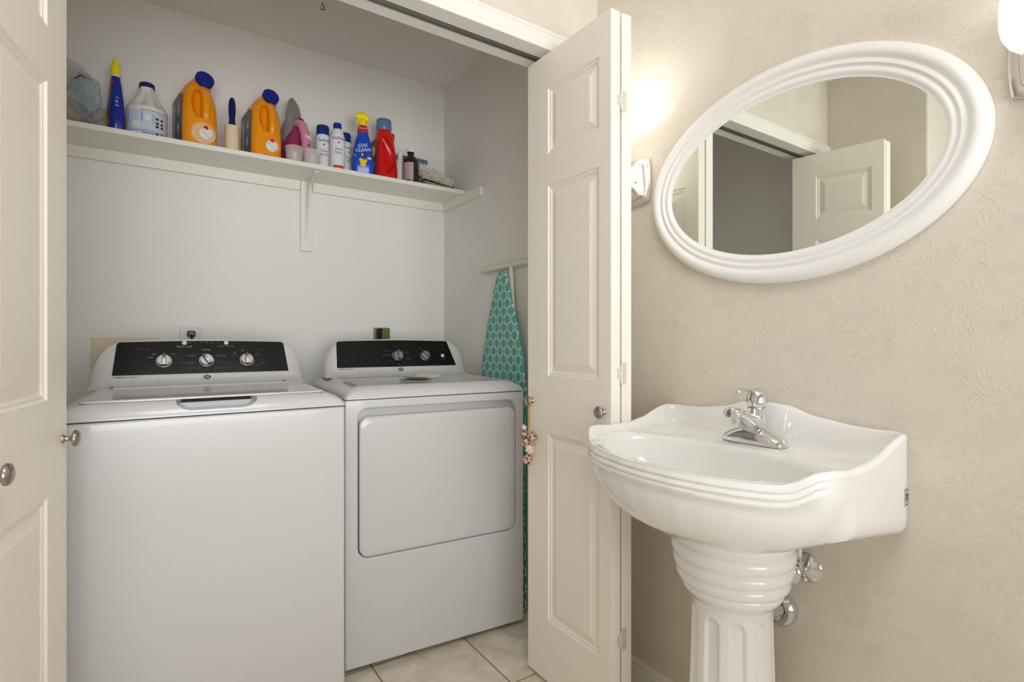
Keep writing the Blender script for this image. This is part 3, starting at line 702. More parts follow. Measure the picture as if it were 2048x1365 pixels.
# frame cross-section as an absolute offset from the outer edge so that its width is even: 71 mm wide
N = 160; AO, BO, WF = .3965, .2675, .0715
rings = []
secs = [(0, .0005), (0, .014), (.003, .021), (.009, .027), (.018, .0305), (.026, .0300), (.031, .0255), (.034, .0225), (.037, .0225), (.040, .0250), (.045, .0250), (.048, .0210), (.051, .0195), (.054, .0205), (.058, .0225), (.063, .0215), (.066, .0180), (.070, .0160), (.0735, .0155), (.0735, .0005)]
for d, h in secs:
    rings.append([(XR - h, .705 + (AO - d * .97) * cos(2 * pi * i / N), 1.512 + (BO - d) * sin(2 * pi * i / N)) for i in range(N)])
g = G(); g.loft(rings, False, False); L(mi, g, 'frame', M_frame, smooth=50)
g = G(); a, b = AO - .0725 * .97, BO - .0725
g.loft([[(XR - h, .705 + a * cos(2 * pi * i / N), 1.512 + b * sin(2 * pi * i / N)) for i in range(N)] for h in (.001, .0158)]); L(mi, g, 'glass', M_mirror, 'mirror glass', smooth=0)

# ------------------------------------------------------------------ sconces
def shield(w, h, c, k=.12, n=10):
    """plate outline: bowed sides, gently arched top and bottom"""
    p = []
    for i in range(n): t = -1 + 2 * i / n; p.append((w * (1 + .10 * (1 - t * t)) * 1, h * t * .86))
    for i in range(n): t = 1 - 2 * i / n; p.append((w * t, h * (.86 + .14 * (1 - t * t))))
    for i in range(n): t = 1 - 2 * i / n; p.append((-w * (1 + .10 * (1 - t * t)), h * t * .86))
    for i in range(n): t = -1 + 2 * i / n; p.append((w * t, -h * (.86 + .14 * (1 - t * t))))
    return p
for k, y in enumerate(SCY):
    sc = thing('wall_sconce', ('polished nickel wall sconce between the folded door and the oval mirror', 'polished nickel wall sconce with white glass shade right of the mirror')[k], 'lamp', (XR, y, 1.60))
    g = G(); R = []
    for s, d in ((1, .0003), (1, .010), (.94, .014), (.80, .0155), (.77, .0155), (.76, .021), (.72, .0245), (.5, .026)):
        R.append([(XR - d, y + a, 1.603 + b) for a, b in shield(.062 * s, .076 * s if s > .9 else .076 * s * .98, 0)])
    g.loft(R); L(sc, g, 'wall_plate', M_sconce, smooth=35)
    for a in (-.022, .022):
        g = G(); g.T = axisT((XR - .024, y + a, 1.603), (-1, 0, 0)); g.lathe([(.0055, 0), (.0055, .004), (.0035, .006), (0, .0062)], 14, cap=False)
        L(sc, g, 'finial', M_sconce)
    g = G(); g.tube([(XR - .024, y, 1.590), (XR - .045, y, 1.586), (XR - .065, y, 1.570), (XR - .080, y, 1.555), (XR - .095, y, 1.549), (XR - .103, y, 1.553), (XR - .105, y, 1.562)], [.009, .0075, .007, .007, .0075, .009, .012], 16)
    g.tube([(XR - .085, y, 1.552), (XR - .092, y, 1.538), (XR - .102, y, 1.532), (XR - .110, y, 1.536)], [.006, .005, .0045, .003], 12)
    g.lathe([(.012, 1.556), (.024, 1.562), (.027, 1.570), (.026, 1.576), (.018, 1.578)], 28, c=(XR - .105, y, 0)); L(sc, g, 'arm', M_sconce, smooth=50)
    g = G(); pr_ = [(.020, 1.572), (.034, 1.578), (.045, 1.588), (.0535, 1.604), (.057, 1.622), (.0575, 1.645), (.0555, 1.668), (.0555, 1.690), (.059, 1.715), (.066, 1.738), (.073, 1.752)]
    pr_ += [(r - .003, z) for r, z in pr_[::-1]]
    g.lathe(pr_, 40, c=(XR - .105, y, 0), cap=False); g.lathe([(0, 1.5725), (.021, 1.5725)], 40, c=(XR - .105, y, 0), cap=False)
    L(sc, g, 'shade', M_shade, 'white opal glass shade, lit', smooth=60)

# ------------------------------------------------------------------ ironing board
M_cover = mat('trellis_cotton', (60, 150, 138), .85)
c_ = coords(M_cover, (1, 1, 1), True)
sp = nd(M_cover, 'ShaderNodeSeparateXYZ'); lk(M_cover, c_, sp.inputs[0])
A_ = mth(M_cover, 'MULTIPLY', sp.outputs['Y'], 2 * pi / .054); B_ = mth(M_cover, 'MULTIPLY', sp.outputs['Z'], 2 * pi / .068)
ca, cb_ = mth(M_cover, 'COSINE', A_), mth(M_cover, 'COSINE', B_)
ca2, cb2 = mth(M_cover, 'COSINE', mth(M_cover, 'MULTIPLY', A_, 2)), mth(M_cover, 'COSINE', mth(M_cover, 'MULTIPLY', B_, 2))
g1 = mth(M_cover, 'ADD', ca, cb_); g2 = mth(M_cover, 'SUBTRACT', mth(M_cover, 'MULTIPLY', ca, cb2), mth(M_cover, 'MULTIPLY', cb_, ca2))
gg_ = mth(M_cover, 'ABSOLUTE', mth(M_cover, 'ADD', g1, mth(M_cover, 'MULTIPLY', g2, .46)))
ln = mth(M_cover, 'LESS_THAN', gg_, .33)
mx_ = nd(M_cover, 'ShaderNodeMix', data_type='RGBA'); mx_.inputs[6].default_value = lin((96, 176, 166)); mx_.inputs[7].default_value = lin((240, 240, 228))
lk(M_cover, ln, mx_.inputs[0]); lk(M_cover, mx_.outputs[2], M_cover.node_tree.nodes['Principled BSDF'].inputs['Base Color'])
ib = thing('ironing_board', 'ironing board in teal trellis cover standing against the closet wall', 'ironing board', (1.245, 1.91, 0))
def bhalf(z):
    t = (1.400 - z)
    return interp(t, [(0, .0), (.006, .018), (.02, .033), (.05, .048), (.12, .075), (.25, .121), (.40, .163), (.55, .186), (.8, .19), (1.37, .18), (1.398, .165)])
R = []
zs_ = [1.3995, 1.397, 1.392, 1.385, 1.375, 1.36, 1.34, 1.31, 1.27, 1.22, 1.16, 1.10, 1.03, .96, .88, .7, .5, .3, .1, .03, .004]
for z in zs_:
    w = max(bhalf(z), .004); e = [(-1, .35), (-.96, .9), (-.6, 1.1), (.6, 1.1), (.96, .9), (1, .35)]
    R.append([(1.2435 - .0065 * q, 1.913 + w * s_, z) for s_, q in e] + [(1.2435 + .005 * q, 1.913 + w * s_, z) for s_, q in e[::-1]])
g = G(); g.loft(R); L(ib, g, 'cover', M_cover, smooth=60)
M_leg = mat('leg_enamel', (222, 222, 210), .35)
g = G(); g.tube([(1.266, 2.085, 1.424), (1.266, 1.70, 1.424)], .0125, 16)
g.tube([(1.264, 1.875, 1.415), (1.264, 1.86, 1.25), (1.264, 1.82, .70), (1.264, 1.80, .25)], .0095, 12); L(ib, g, 'leg', M_leg)
for y0, y1 in ((2.115, 2.070), (1.725, 1.69)):
    g = G(); g.T = axisT((1.266, y0, 1.424), (0, -1, 0)); g.lathe([(.012, 0), (.0155, .003), (.0155, .038), (.0135, .045)], 20); L(ib, g, 'end_cap', M_plate)

# ------------------------------------------------------------------ shell garland on the door knob
sg = thing('shell_garland', 'string of brown and white seashells hanging from a closet door knob', 'decoration', (1.020, 1.41, .9))
M_cord = mat('jute_cord', (198, 160, 104), .9)
g = G(); pa = []; pb = []
for k in range(25):
    t = k / 24; z = .905 - t * .085; a = k * 1.1
    pa.append((1.022 + .0022 * cos(a), 1.410 + .0022 * sin(a), z)); pb.append((1.022 - .0022 * cos(a), 1.410 - .0022 * sin(a), z))
g.tube(pa, .0022, 6); g.tube(pb, .0022, 6); g.tube([(1.022, 1.410, .822), (1.020, 1.413, .78), (1.021, 1.412, .72)], .0018, 6)
g.tube([(1.030 + .0, 1.415 + .0075 * cos(a), .903 + .0075 * sin(a)) for a in [k * pi / 8 for k in range(17)]], .002, 6)
L(sg, g, 'cord', M_cord, 'tan twisted cord')
M_shell = mat('shell_brown', (196, 150, 118), .45)
c_ = coords(M_shell, (1, 1, 1), False)
v_ = nd(M_shell, 'ShaderNodeTexNoise', Scale=130.0, Detail=3.0); lk(M_shell, c_, v_.inputs['Vector'])
rp = nd(M_shell, 'ShaderNodeValToRGB'); rp.color_ramp.elements[0].position = .42; rp.color_ramp.elements[0].color = lin((128, 84, 62)); rp.color_ramp.elements[1].position = .56; rp.color_ramp.elements[1].color = lin((232, 208, 186))
lk(M_shell, v_.outputs['Fac'], rp.inputs[0]); lk(M_shell, rp.outputs[0], M_shell.node_tree.nodes['Principled BSDF'].inputs['Base Color'])
M_shellw = mat('shell_white', (236, 226, 210), .45)
def shell(loc, d, s, m, name='shell'):
    R = []; n = 18
    for k in range(22):
        t = k / 21; r = s * (.20 + .85 * sin(pi * min(t * .72 + .12, 1)) ** 1.2) * (1 + .06 * sin(k * 2.2)) * (.15 if k in (0, 21) else 1)
        R.append([(r * (1 + .10 * cos(5 * a + k * .5)) * cos(a) + s * .12 * cos(k * .8), r * .9 * sin(a) + s * .12 * sin(k * .8), s * 2.0 * (t - .5)) for a in [2 * pi * i / n for i in range(n)]])
    g = G(); g.T = axisT(loc, d); g.loft(R); g.T = Matrix(); return L(sg, g, name, m, smooth=70)
shell((1.012, 1.424, .795), (.3, .3, 1), .0135, M_shell); shell((1.026, 1.398, .787), (-.2, -.3, 1), .0160, M_shell)
shell((1.014, 1.414, .766), (.2, .9, .6), .0125, M_shell); shell((1.020, 1.403, .745), (-.2, .2, 1), .0155, M_shellw)
shell((1.016, 1.409, .712), (.4, -.5, .8), .0165, M_shell); shell((1.011, 1.421, .815), (.1, .6, .8), .0085, M_shellw)

# ------------------------------------------------------------------ things on the shelf
ZS = 1.8441
def rsec(cx, cy, z, w, d, r, n=6): return [(cx + x, cy + y, z) for x, y in rrect(-w / 2, w / 2, -d / 2, d / 2, min(r, w / 2 - 1e-4, d / 2 - 1e-4), n)]
def local_build(g, name, m, parent, label=None, **kw):
    o = g.build(name, m, parent, **kw)
    if label: o['label'] = label
    return o
def curved(fn_r, zc, th0, fn_mul=(1, 1)):
    """map flat (a,b) print to the surface of a round body; th0 = facing angle"""
    def f(a, b):
        z = zc + b; r = fn_r(z) + .0006; t = th0 + a / r
        return (r * fn_mul[0] * cos(t), r * fn_mul[1] * sin(t), z)
    return f
def patch(g, f, a0, a1, b0, b1, n=10, m=2):
    vs = [f(a0 + (a1 - a0) * i / n, b0 + (b1 - b0) * j / m) for j in range(m + 1) for i in range(n + 1)]
    g.add(vs, [(j * (n + 1) + i, j * (n + 1) + i + 1, (j + 1) * (n + 1) + i + 1, (j + 1) * (n + 1) + i) for j in range(m) for i in range(n)])
def blob(g, f, pts):
    g.add([f(a, b) for a, b in pts], [tuple(range(len(pts)))])
def ell(cx, cy, rx, ry, n=18): return [(cx + rx * cos(2 * pi * i / n), cy + ry * sin(2 * pi * i / n)) for i in range(n)]
def star(cx, cy, r): return [(cx + (r if i % 2 == 0 else r * .42) * sin(pi * i / 5), cy + (r if i % 2 == 0 else r * .42) * cos(pi * i / 5)) for i in range(10)]

def surf(secs, a, z, off=.0009):
    for p, q in zip(secs, secs[1:]):
        if z <= q[2]: break
    k = min(max((z - p[2]) / max(q[2] - p[2], 1e-6), 0), 1); w, d, r = [p[i] + (q[i] - p[i]) * k for i in (3, 4, 5)]
    e = abs(a) - (w / 2 - r); y = d / 2
    if e > 0: y = d / 2 - r + sqrt(max(r * r - min(e, r * .99) ** 2, 0))
    return (a, -y - off, z)
# crumpled plastic bag
M_bag = mat('clear_plastic_film', (214, 212, 208), .08, alpha=.30, coat=.6)
c_ = coords(M_bag); n_ = nd(M_bag, 'ShaderNodeTexNoise', Scale=26.0, Detail=5.0, Roughness=.6, Distortion=1.6); lk(M_bag, c_, n_.inputs['Vector'])
bump(M_bag, n_.outputs['Fac'], 1.0, .02)
M_bagb = mat('blue_bubble_film', (176, 204, 222), .08, alpha=.38, coat=.6)
c_ = coords(M_bagb); n_ = nd(M_bagb, 'ShaderNodeTexNoise', Scale=40.0, Detail=5.0, Roughness=.6, Distortion=1.6); lk(M_bagb, c_, n_.inputs['Vector'])
bump(M_bagb, n_.outputs['Fac'], 1.0, .015)
bg = thing('plastic_bag', 'crumpled clear plastic bag at the left end of the shelf', 'bag', (-.24, 2.43, ZS))
def lump(c, r, seed, m, name, amp=.16, label=None):
    bm = bmesh.new(); bmesh.ops.create_icosphere(bm, subdivisions=5, radius=1)
    rnd = random.Random(seed); W_ = [(Vector((rnd.gauss(0, 1), rnd.gauss(0, 1), rnd.gauss(0, 1))).normalized(), rnd.uniform(3, 16), rnd.uniform(0, 6)) for _ in range(22)]
    for v in bm.verts:
        n = v.co.normalized(); d = 0
        for ax, fq, ph in W_: d += (1 - abs(sin(fq * n.dot(ax) + ph))) * amp / fq * 1.6
        q = 1 - amp * .6 + d
        p = Vector((n.x * r[0] * q, n.y * r[1] * q, n.z * r[2] * q)) + Vector(c)
        p.z = max(p.z, 0.0005); v.co = p
    me = bpy.data.meshes.new(name); bm.to_mesh(me); bm.free(); me.materials.append(m)
    me.polygons.foreach_set('use_smooth', [True] * len(me.polygons))
    o = bpy.data.objects.new(name, me); COL.objects.link(o); o.parent = bg
    if label: o['label'] = label
    return o
lump((-.045, .02, .165), (.100, .062, .095), 3, M_bag, 'bag_top', .09)
lump((-.035, -.01, .060), (.085, .075, .068), 5, M_bag, 'bag_bottom', .26)
lump((.044, -.066, .118), (.036, .034, .052), 9, M_bagb, 'bubble_film', .22, 'bluish bubble film bulging out of the bag')
g = G(); g.tube([(.020, -.102, .150), (.035, -.105, .165), (.060, -.073, .168)], .002, 6); g.build('tie', M_blackp, bg)
mat('dull_contents', (158, 150, 142), .8)
lump((-.04, .02, .055), (.06, .05, .05), 12, MATS['dull_contents'], 'contents', .3)

# slim blue bottle with yellow cap
M_dblue = mat('deep_blue_plastic', (8, 44, 150), .25, coat=.3)
M_yel = mat('yellow_plastic', (244, 222, 20), .35)
M_labred = mat('label_red', (196, 24, 28), .4); M_labyel = mat('label_yellow', (242, 200, 20), .4)
M_wplast = mat('white_plastic', (228, 226, 222), .4)
def body(parent, name, secs, m, label=None, r=.02, smooth=60, n=8):
    g = G(); g.loft([rsec(cx, cy, z, w, d, rr, n) for cx, cy, z, w, d, rr in secs]); return local_build(g, name, m, parent, label, smooth=smooth)
t = thing('stain_remover_bottle', 'slim blue bottle with yellow cap beside the plastic bag', 'bottle', (-.113, 2.405, ZS), radians(-72))
t.scale = (.86, .86, 1.0)
sb0 = [(0, 0, .0, .080, .044, .018), (0, 0, .004, .088, .052, .02), (0, 0, .06, .090, .053, .02), (0, 0, .12, .078, .046, .02), (0, 0, .175, .060, .038, .018), (0, 0, .205, .044, .032, .016), (0, 0, .214, .036, .032, .016)]
body(t, 'bottle_body', sb0, M_dblue)
body(t, 'neck_band', [(0, 0, .2142, .032, .032, .016), (0, 0, .222, .032, .032, .016)], M_wplast)
g = G(); g.lathe([(.0165, .222), (.0185, .224), (.0175, .240), (.0150, .247), (.0165, .256), (.0150, .262), (.0105, .266), (.0098, .281), (.0075, .283)], 28); local_build(g, 'cap', M_yel, t, 'yellow flip cap')
fs = lambda a, b: (-.0005 + a, -.0268 + (b > .19) * .008, b)
g = G(); blob(g, lambda a, b: surf(sb0, a, b, .0006), ell(.006, .188, .016, .017)); local_build(g, 'label', M_labred, t, 'red round label', smooth=0)
g = G(); blob(g, lambda a, b: (-.0455 + .0, a, b), ell(0, .075, .015, .03)); blob(g, lambda a, b: (a, -.0268, b), [(-.036, .03), (-.005, .025), (-.012, .09), (-.034, .10)]); local_build(g, 'label', M_labyel, t, smooth=0)
g = G(); g.text('5 in 1', lambda a, b: (.0459, b - .008, .115 + a), .016); g.text('GEL', lambda a, b: (.012 - b, -.0269, .045 + a), .016); local_build(g, 'lettering', M_ink, t, smooth=0, recalc=False)

# white bleach jug
M_bleach = mat('milky_white_plastic', (224, 220, 214), .38)
M_lblue = mat('label_navy', (22, 62, 140), .4); M_ltl = mat('label_teal', (60, 170, 200), .4); M_lwh = mat('label_pale', (196, 208, 226), .4)
t = thing('bleach_jug', 'white jug with navy cap and blue label', 'jug', (-.019, 2.405, ZS))
RJ = [(.060, .0), (.0635, .004), (.064, .050), (.064, .098), (.0650, .100), (.0650, .112), (.062, .118), (.050, .138), (.036, .160), (.026, .178), (.0225, .190), (.0225, .198)]
g = G(); R = []
for r, z in RJ:
    row = []
    for i in range(48):
        a = 2 * pi * i / 48; k = 1
        if .115 < z < .185:      # raised grip ridge towards the front right, pinched beside it
            for c0 in (-1.9, -.7): k -= .20 * math.exp(-((((a - c0 + pi) % (2 * pi)) - pi) / .33) ** 2)
        row.append((r * k * cos(a), r * k * sin(a), z))
    R.append(row)
g.loft(R); local_build(g, 'jug_body', M_bleach, t, smooth=60)
g = G(); g.lathe([(.0255, .197), (.0255, .200), (.0245, .213), (.022, .2155), (0, .2155)], 36, cap=False); local_build(g, 'cap', mat('navy_cap', (14, 32, 104), .35), t, 'navy screw cap')
fj = curved(lambda z: .0648, .055, -pi / 2 - .08)
g = G(); patch(g, fj, -.062, .072, -.050, .042, 24); local_build(g, 'label', M_lwh, t, 'pale blue wrap label')
fj2 = curved(lambda z: .0652, .055, -pi / 2 - .08); g = G()
blob(g, fj2, [(-.062, .042), (-.010, .042), (-.010, .033), (-.030, .013), (-.045, .005), (-.062, -.012)]); patch(g, fj2, -.062, .072, -.034, -.0325, 24, 1); patch(g, fj2, -.010, .072, .0415, .043, 12, 1); local_build(g, 'label_print', M_lblue, t, smooth=0)
g = G(); blob(g, fj2, [(-.034, .012), (-.008, .030), (.026, .028), (.026, .000), (-.010, .0)]); local_build(g, 'label_print', M_ltl, t, smooth=0)
fj3 = curved(lambda z: .0655, .055, -pi / 2 - .08); g = G(); blob(g, fj3, ell(.008, .014, .0105, .0105)); blob(g, fj3, ell(-.030, -.012, .014, .014)); local_build(g, 'label_print', M_ink, t, smooth=0)
g = G()
for a, b in ((.038, .016), (.038, .000), (.038, -.012), (.038, -.040)):
    blob(g, fj3, [(a - .005, b - .004), (a + .005, b - .004), (a + .005, b + .002), (a + .007, b + .004), (a - .007, b + .004), (a - .005, b + .002)])
    blob(g, fj3, [(a + .013, b - .004), (a + .022, b - .004), (a + .022, b + .004), (a + .013, b + .004)])
g.text('BLEACH', lambda a, b: fj3(a + .01, b - .042), .010); local_build(g, 'label_print', M_inkd, t, smooth=0, recalc=False)

# orange detergent jugs with spigot
M_or = mat('orange_plastic', (238, 148, 10), .3, coat=.25)
M_jcap = mat('blue_cap', (8, 34, 128), .35)
def orange_jug(label, loc, rz, s, drip):
    t = thing('detergent_jug', label, 'jug', loc, rz, 'orange detergent jugs')
    t.scale = (s, s, s)
    # local: front towards -y, narrow side faces the viewer, label on the -x side
    g = G()
    secs = [(0, .0, .0, .104, .188, .03), (0, 0, .006, .116, .200, .034), (0, 0, .05, .120, .203, .036), (0, 0, .12, .120, .200, .036), (0, .004, .17, .118, .190, .036), (0, .006, .205, .110, .172, .036), (0, .000, .232, .092, .136, .036), (0, -.012, .250, .066, .100, .032), (0, -.020, .258, .052, .078, .026)]
    g.loft([rsec(cx, cy, z, w, d, rr, 8) for cx, cy, z, w, d, rr in secs]); b = g.build('jug_body', M_or, t, smooth=60)
    g = G(); R = []
    for k in range(11):        # grip hollow beside and behind the handle bar
        f = k / 10; z = .105 + f * .115; w = .030 * sin(pi * (.08 + .84 * f)) ** .5
        R.append([(-.004 + w * cos(a), -.102 + .052 * sin(a), z) for a in [2 * pi * i / 16 for i in range(16)]])
    g.loft(R); cut(b, g)
    g = G(); g.tube([(.016, -.070, .088), (.016, -.092, .100), (.016, -.099, .125), (.016, -.098, .165), (.016, -.093, .195), (.014, -.080, .215), (.012, -.06, .232)], [.016, .0155, .0150, .0150, .0155, .017, .02], 16)
    g.build('handle', M_or, t, smooth=60)
    g = G(); c0 = Vector((.012, -.030, .245)); ax = Vector((.06, -.94, .32)).normalized(); g.T = axisT(c0, ax); g.lathe([(.040, -.012), (.035, .018), (.0315, .036), (.031, .046)], 32); g.T = Matrix(); g.build('neck', M_or, t, smooth=60)
    g = G(); g.T = axisT(c0 + ax * .045, ax); g.lathe([(.0325, 0), (.0325, .014), (.0305, .017), (0, .017)], 36, cap=False); g.T = Matrix(); local_build(g, 'cap', M_jcap, t, 'dark blue round cap')
    g = G(); g.T = axisT((.006, -.099, .048), (0, -1, .05)); g.lathe([(.043, -.004), (.041, .004), (.030, .006), (.025, .004), (0, .004)], 36, mul=(1, 1), cap=False); g.T = Matrix(); g.build('spigot_seat', M_or if not drip else mat('cloudy_cup', (232, 190, 140), .4), t, smooth=50)
    g = G(); g.T = axisT((.012, -.103, .046), (0, -1, .05)); g.lathe([(.0245, 0), (.0245, .008), (.021, .011), (0, .011)], 32, cap=False); g.box(-.007, .007, -.013, .020, .010, .020); g.T = Matrix()
    local_build(g, 'spigot', M_wplast, t, 'white push-button spigot', smooth=40)
    g = G(); g.T = axisT((.012, -.104, .066), (0, -1, .05)); g.lathe([(.009, 0), (.008, .010), (0, .010)], 16, cap=False); g.T = Matrix(); local_build(g, 'release_tab', M_labred, t, 'red tab')
    g = G(); pts = rrect(-.072, .075, .020, .200, .02, 6); g.loft([[(-.0605 + d_, y, z) for y, z in pts] for d_ in (0, -.0012)]); local_build(g, 'label', mat('label_slate', (62, 72, 96), .35), t, 'dark blue-grey side label', smooth=0)
    g = G(); blob(g, lambda a, b: (-.0620, a, b), [(.030, .03), (.055, .03), (.055, .17), (.030, .18)]); blob(g, lambda a, b: (-.0620, a, b), ell(-.03, .14, .012, .018)); blob(g, lambda a, b: (-.0620, a, b), ell(-.02, .075, .015, .02)); g.text('HE', lambda a, b: (-.0621, -.02 + b, .045 + a), .02); local_build(g, 'label_print', M_lwh, t, smooth=0, recalc=False)
    return t
orange_jug('larger orange detergent jug with spigot, left of the lint roller', (.137, 2.432, ZS), radians(9), 1.0, True)
orange_jug('orange detergent jug with spigot, between the lint roller and the iron', (.376, 2.428, ZS), radians(6), .975, False)

# lint roller
t = thing('lint_roller', 'lint roller standing upright with navy handle and cream paper roll', 'lint roller', (.262, 2.39, ZS))
g = G(); g.lathe([(.0265, 0), (.027, .001), (.027, .114), (.0265, .115), (.010, .115)], 32); local_build(g, 'paper_roll', mat('cream_paper_roll', (226, 208, 176), .8), t, 'cream adhesive paper roll')
g = G(); g.lathe([(.016, .1152), (.0145, .119), (.0115, .130), (.0105, .145), (.0125, .170), (.0135, .190), (.012, .212), (.0085, .226), (.003, .2315), (0, .232)], 28, cap=False); local_build(g, 'handle', mat('navy_plastic', (12, 26, 84), .3), t, 'navy handle')

# iron standing on its heel
t = thing('clothes_iron', 'pink and purple clothes iron standing on its heel beside the orange jug', 'iron', (.512, 2.458, ZS), radians(32))
# local: -y = handle side, z = towards the nose, x = width
def nose(w, h, z0=0, n=14):
    P = [(-w * .88, z0), (w * .88, z0)]
    for k in range(n + 1): 
        f = k / n; P.append((w * sqrt(max(0, 1 - f ** 2.3)) if f < 1 else 0, z0 + .02 + (h - .02) * f))
    for k in range(n - 1, -1, -1):
        f = k / n; P.append((-w * sqrt(max(0, 1 - f ** 2.3)), z0 + .02 + (h - .02) * f))
    return P
g = G(); P = nose(.053, .232); g.loft([[(x, y, z) for x, z in P] for y in (.040, .034)]); g.loft([[(x, y, z) for x, z in nose(.055, .236)] for y in (.034, .022)]); local_build(g, 'soleplate', mat('iron_grey', (150, 148, 142), .3, .4), t, 'grey soleplate and rim')
g = G(); g.loft([[(x, y, z) for x, z in nose(.050, .228)] for y in (.0218, .010)]); g.loft([[(x, y, z) for x, z in nose(.046 - k_ * .005, .224 - k_ * .012, .10)] for k_, y in enumerate((.010, .0, -.010, -.016))]); local_build(g, 'front_shell', MATS['iron_grey'], t, 'grey front shell', smooth=40)
M_ipk = mat('iron_purple', (150, 52, 96), .25, trans=.15); M_ipl = mat('iron_pink', (206, 136, 168), .25)
g = G(); R = []
for y, s_, hh in ((.0220, 1.05, .214), (.0, 1.04, .206), (-.018, 1.0, .198), (-.030, .84, .184), (-.040, .55, .165)): R.append([(x, y, z) for x, z in nose(.049 * s_, hh)])
g.loft(R); local_build(g, 'water_tank', M_ipk, t, 'purple translucent tank', smooth=50)
g = G(); g.tube([(0, -.026, .020), (0, -.050, .020), (0, -.064, .028), (0, -.066, .06), (0, -.065, .11), (0, -.060, .155), (0, -.046, .190), (0, -.028, .205), (0, -.010, .205)], [.020, .021, .021, .018, .0175, .0195, .021, .020, .016], 20); local_build(g, 'handle', M_ipl, t, 'pale pink handle', smooth=60)
for a in (-.008, .008):
    g = G(); g.T = axisT((a, -.0795, .135), (0, -1, .1)); g.lathe([(.0055, 0), (.005, .005), (0, .005)], 14, mul=(1, 1.9), cap=False); local_build(g, 'button', mat('glossy_pale_pink', (246, 206, 220), .15), t, 'pale steam button')
g = G(); g.T = axisT((0, -.082, .100), (0, -1, 0)); g.lathe([(.006, 0), (.005, .003), (0, .003)], 14, cap=False); g.T = Matrix(); local_build(g, 'light', M_labred, t)
g = G(); g.box(-.012, .012, -.045, -.015, .205, .222); local_build(g, 'spray_nozzle', M_blackp, t, bevel=.003)

# two clear cups
M_clear = mat('clear_plastic', (235, 232, 228), .08, alpha=.28)
for k, (x, y, lb) in enumerate(((.489, 2.345, 'clear plastic measuring cup in front of the iron'), (.560, 2.350, 'clear plastic measuring cup in front of the spray cans'))):
    t = thing('plastic_cup', lb, 'cup', (x, y, ZS), 0, 'clear measuring cups')
    g = G(); g.lathe([(0, .0), (.030, 0), (.031, .002), (.0365, .060), (.038, .062), (.0375, .064), (.0355, .062), (.030, .004), (0, .003)], 40, cap=False); g.build('cup_wall', M_clear, t)

# starch cans
M_can = mat('can_white', (226, 228, 232), .3, coat=.2); M_ccap = mat('can_cap_blue', (14, 44, 122), .35)
M_cblue = mat('can_light_blue', (120, 184, 208), .4); M_cnavy = mat('can_navy_print', (20, 48, 110), .4)
def can(label, loc, rz, R0, H, narrow):
    t = thing('starch_can', label, 'can', loc, rz, 'spray starch cans')
    rf = lambda z: interp(z, [(0, R0), (H * .62, R0), (H * .70, R0 * .97), (H * .80, R0 * .80), (H * .87, R0 * .62)]) if narrow else interp(z, [(0, R0), (H * .74, R0), (H * .78, R0 * .93), (H * .81, R0 * .8)])
    top = H * (.87 if narrow else .80)
    g = G(); g.lathe([(R0 * .96, 0), (R0, .002)] + [(rf(top * k / 16), top * k / 16) for k in range(1, 17)], 36); local_build(g, 'can_body', M_can, t, smooth=60)
    rc = R0 * (.56 if narrow else .86)
    g = G(); g.lathe([(rc, top - .003), (rc, H - .006), (rc * .92, H), (0, H)], 32, cap=False); local_build(g, 'cap', M_ccap, t, 'navy cap', smooth=40)
    f = curved(rf, 0, -pi / 2); g = G()
    g.text('Faultless', lambda a, b: f(a, H * .655 + b + .10 * a * 0), .0165 if narrow else .0155); g.text('Heavy', lambda a, b: f(a, H * .425 + b), .0125); g.text('Starch', lambda a, b: f(a, H * .355 + b), .0125)
    patch(g, f, -.018, .018, H * .315, H * .318, 6, 1); patch(g, f, -.018, .018, H * .475, H * .477, 6, 1); local_build(g, 'lettering', M_cnavy, t, smooth=0, recalc=False)
    g = G(); blob(g, f, star(0, H * .56, .0075)); 
    if narrow: patch(g, f, -.024, .024, H * .03, H * .085, 10, 1)
    local_build(g, 'label_print', M_red, t, smooth=0)
    g = G(); blob(g, f, [(-.026, H * .10), (.026, H * .10), (.024, H * .15), (.010, H * .24), (-.008, H * .26), (-.026, H * .18)]); local_build(g, 'label_print', M_cblue, t, smooth=0)
    return t
can('starch spray can with wide navy cap, leftmost of the three cans', (.622, 2.412, ZS), radians(-4), .0315, .204, False)
can('tapered starch spray can with narrow cap, front one of the three', (.670, 2.357, ZS), radians(-6), .0320, .208, True)
can('starch spray can mostly hidden behind the tapered can', (.727, 2.440, ZS), radians(25), .0315, .202, False)

# stain spray with yellow trigger
t = thing('stain_spray_bottle', 'blue stain spray bottle with yellow trigger head, beside the red bottle', 'spray bottle', (.784, 2.36, ZS), radians(-14))
M_sblue = mat('bright_blue_label', (10, 74, 190), .25, coat=.3)
bs = [(0, 0, 0, .086, .054, .022), (0, 0, .004, .092, .060, .024), (0, 0, .060, .094, .060, .024), (0, 0, .110, .086, .056, .024), (0, 0, .150, .070, .048, .022), (0, 0, .178, .054, .042, .020), (0, 0, .190, .046, .040, .019)]
body(t, 'bottle_body', bs, M_sblue)
body(t, 'shoulder', [(0, 0, .190, .047, .041, .019), (0, 0, .196, .049, .042, .02), (0, 0, .215, .044, .040, .019), (0, 0, .224, .034, .034, .017)], M_labred, 'red neck label')
g = G(); g.lathe([(.0165, .224), (.0165, .229), (.0175, .230), (.0175, .250), (.0155, .254)], 24); local_build(g, 'collar', M_yel, t, 'yellow collar')
g = G(); R = []
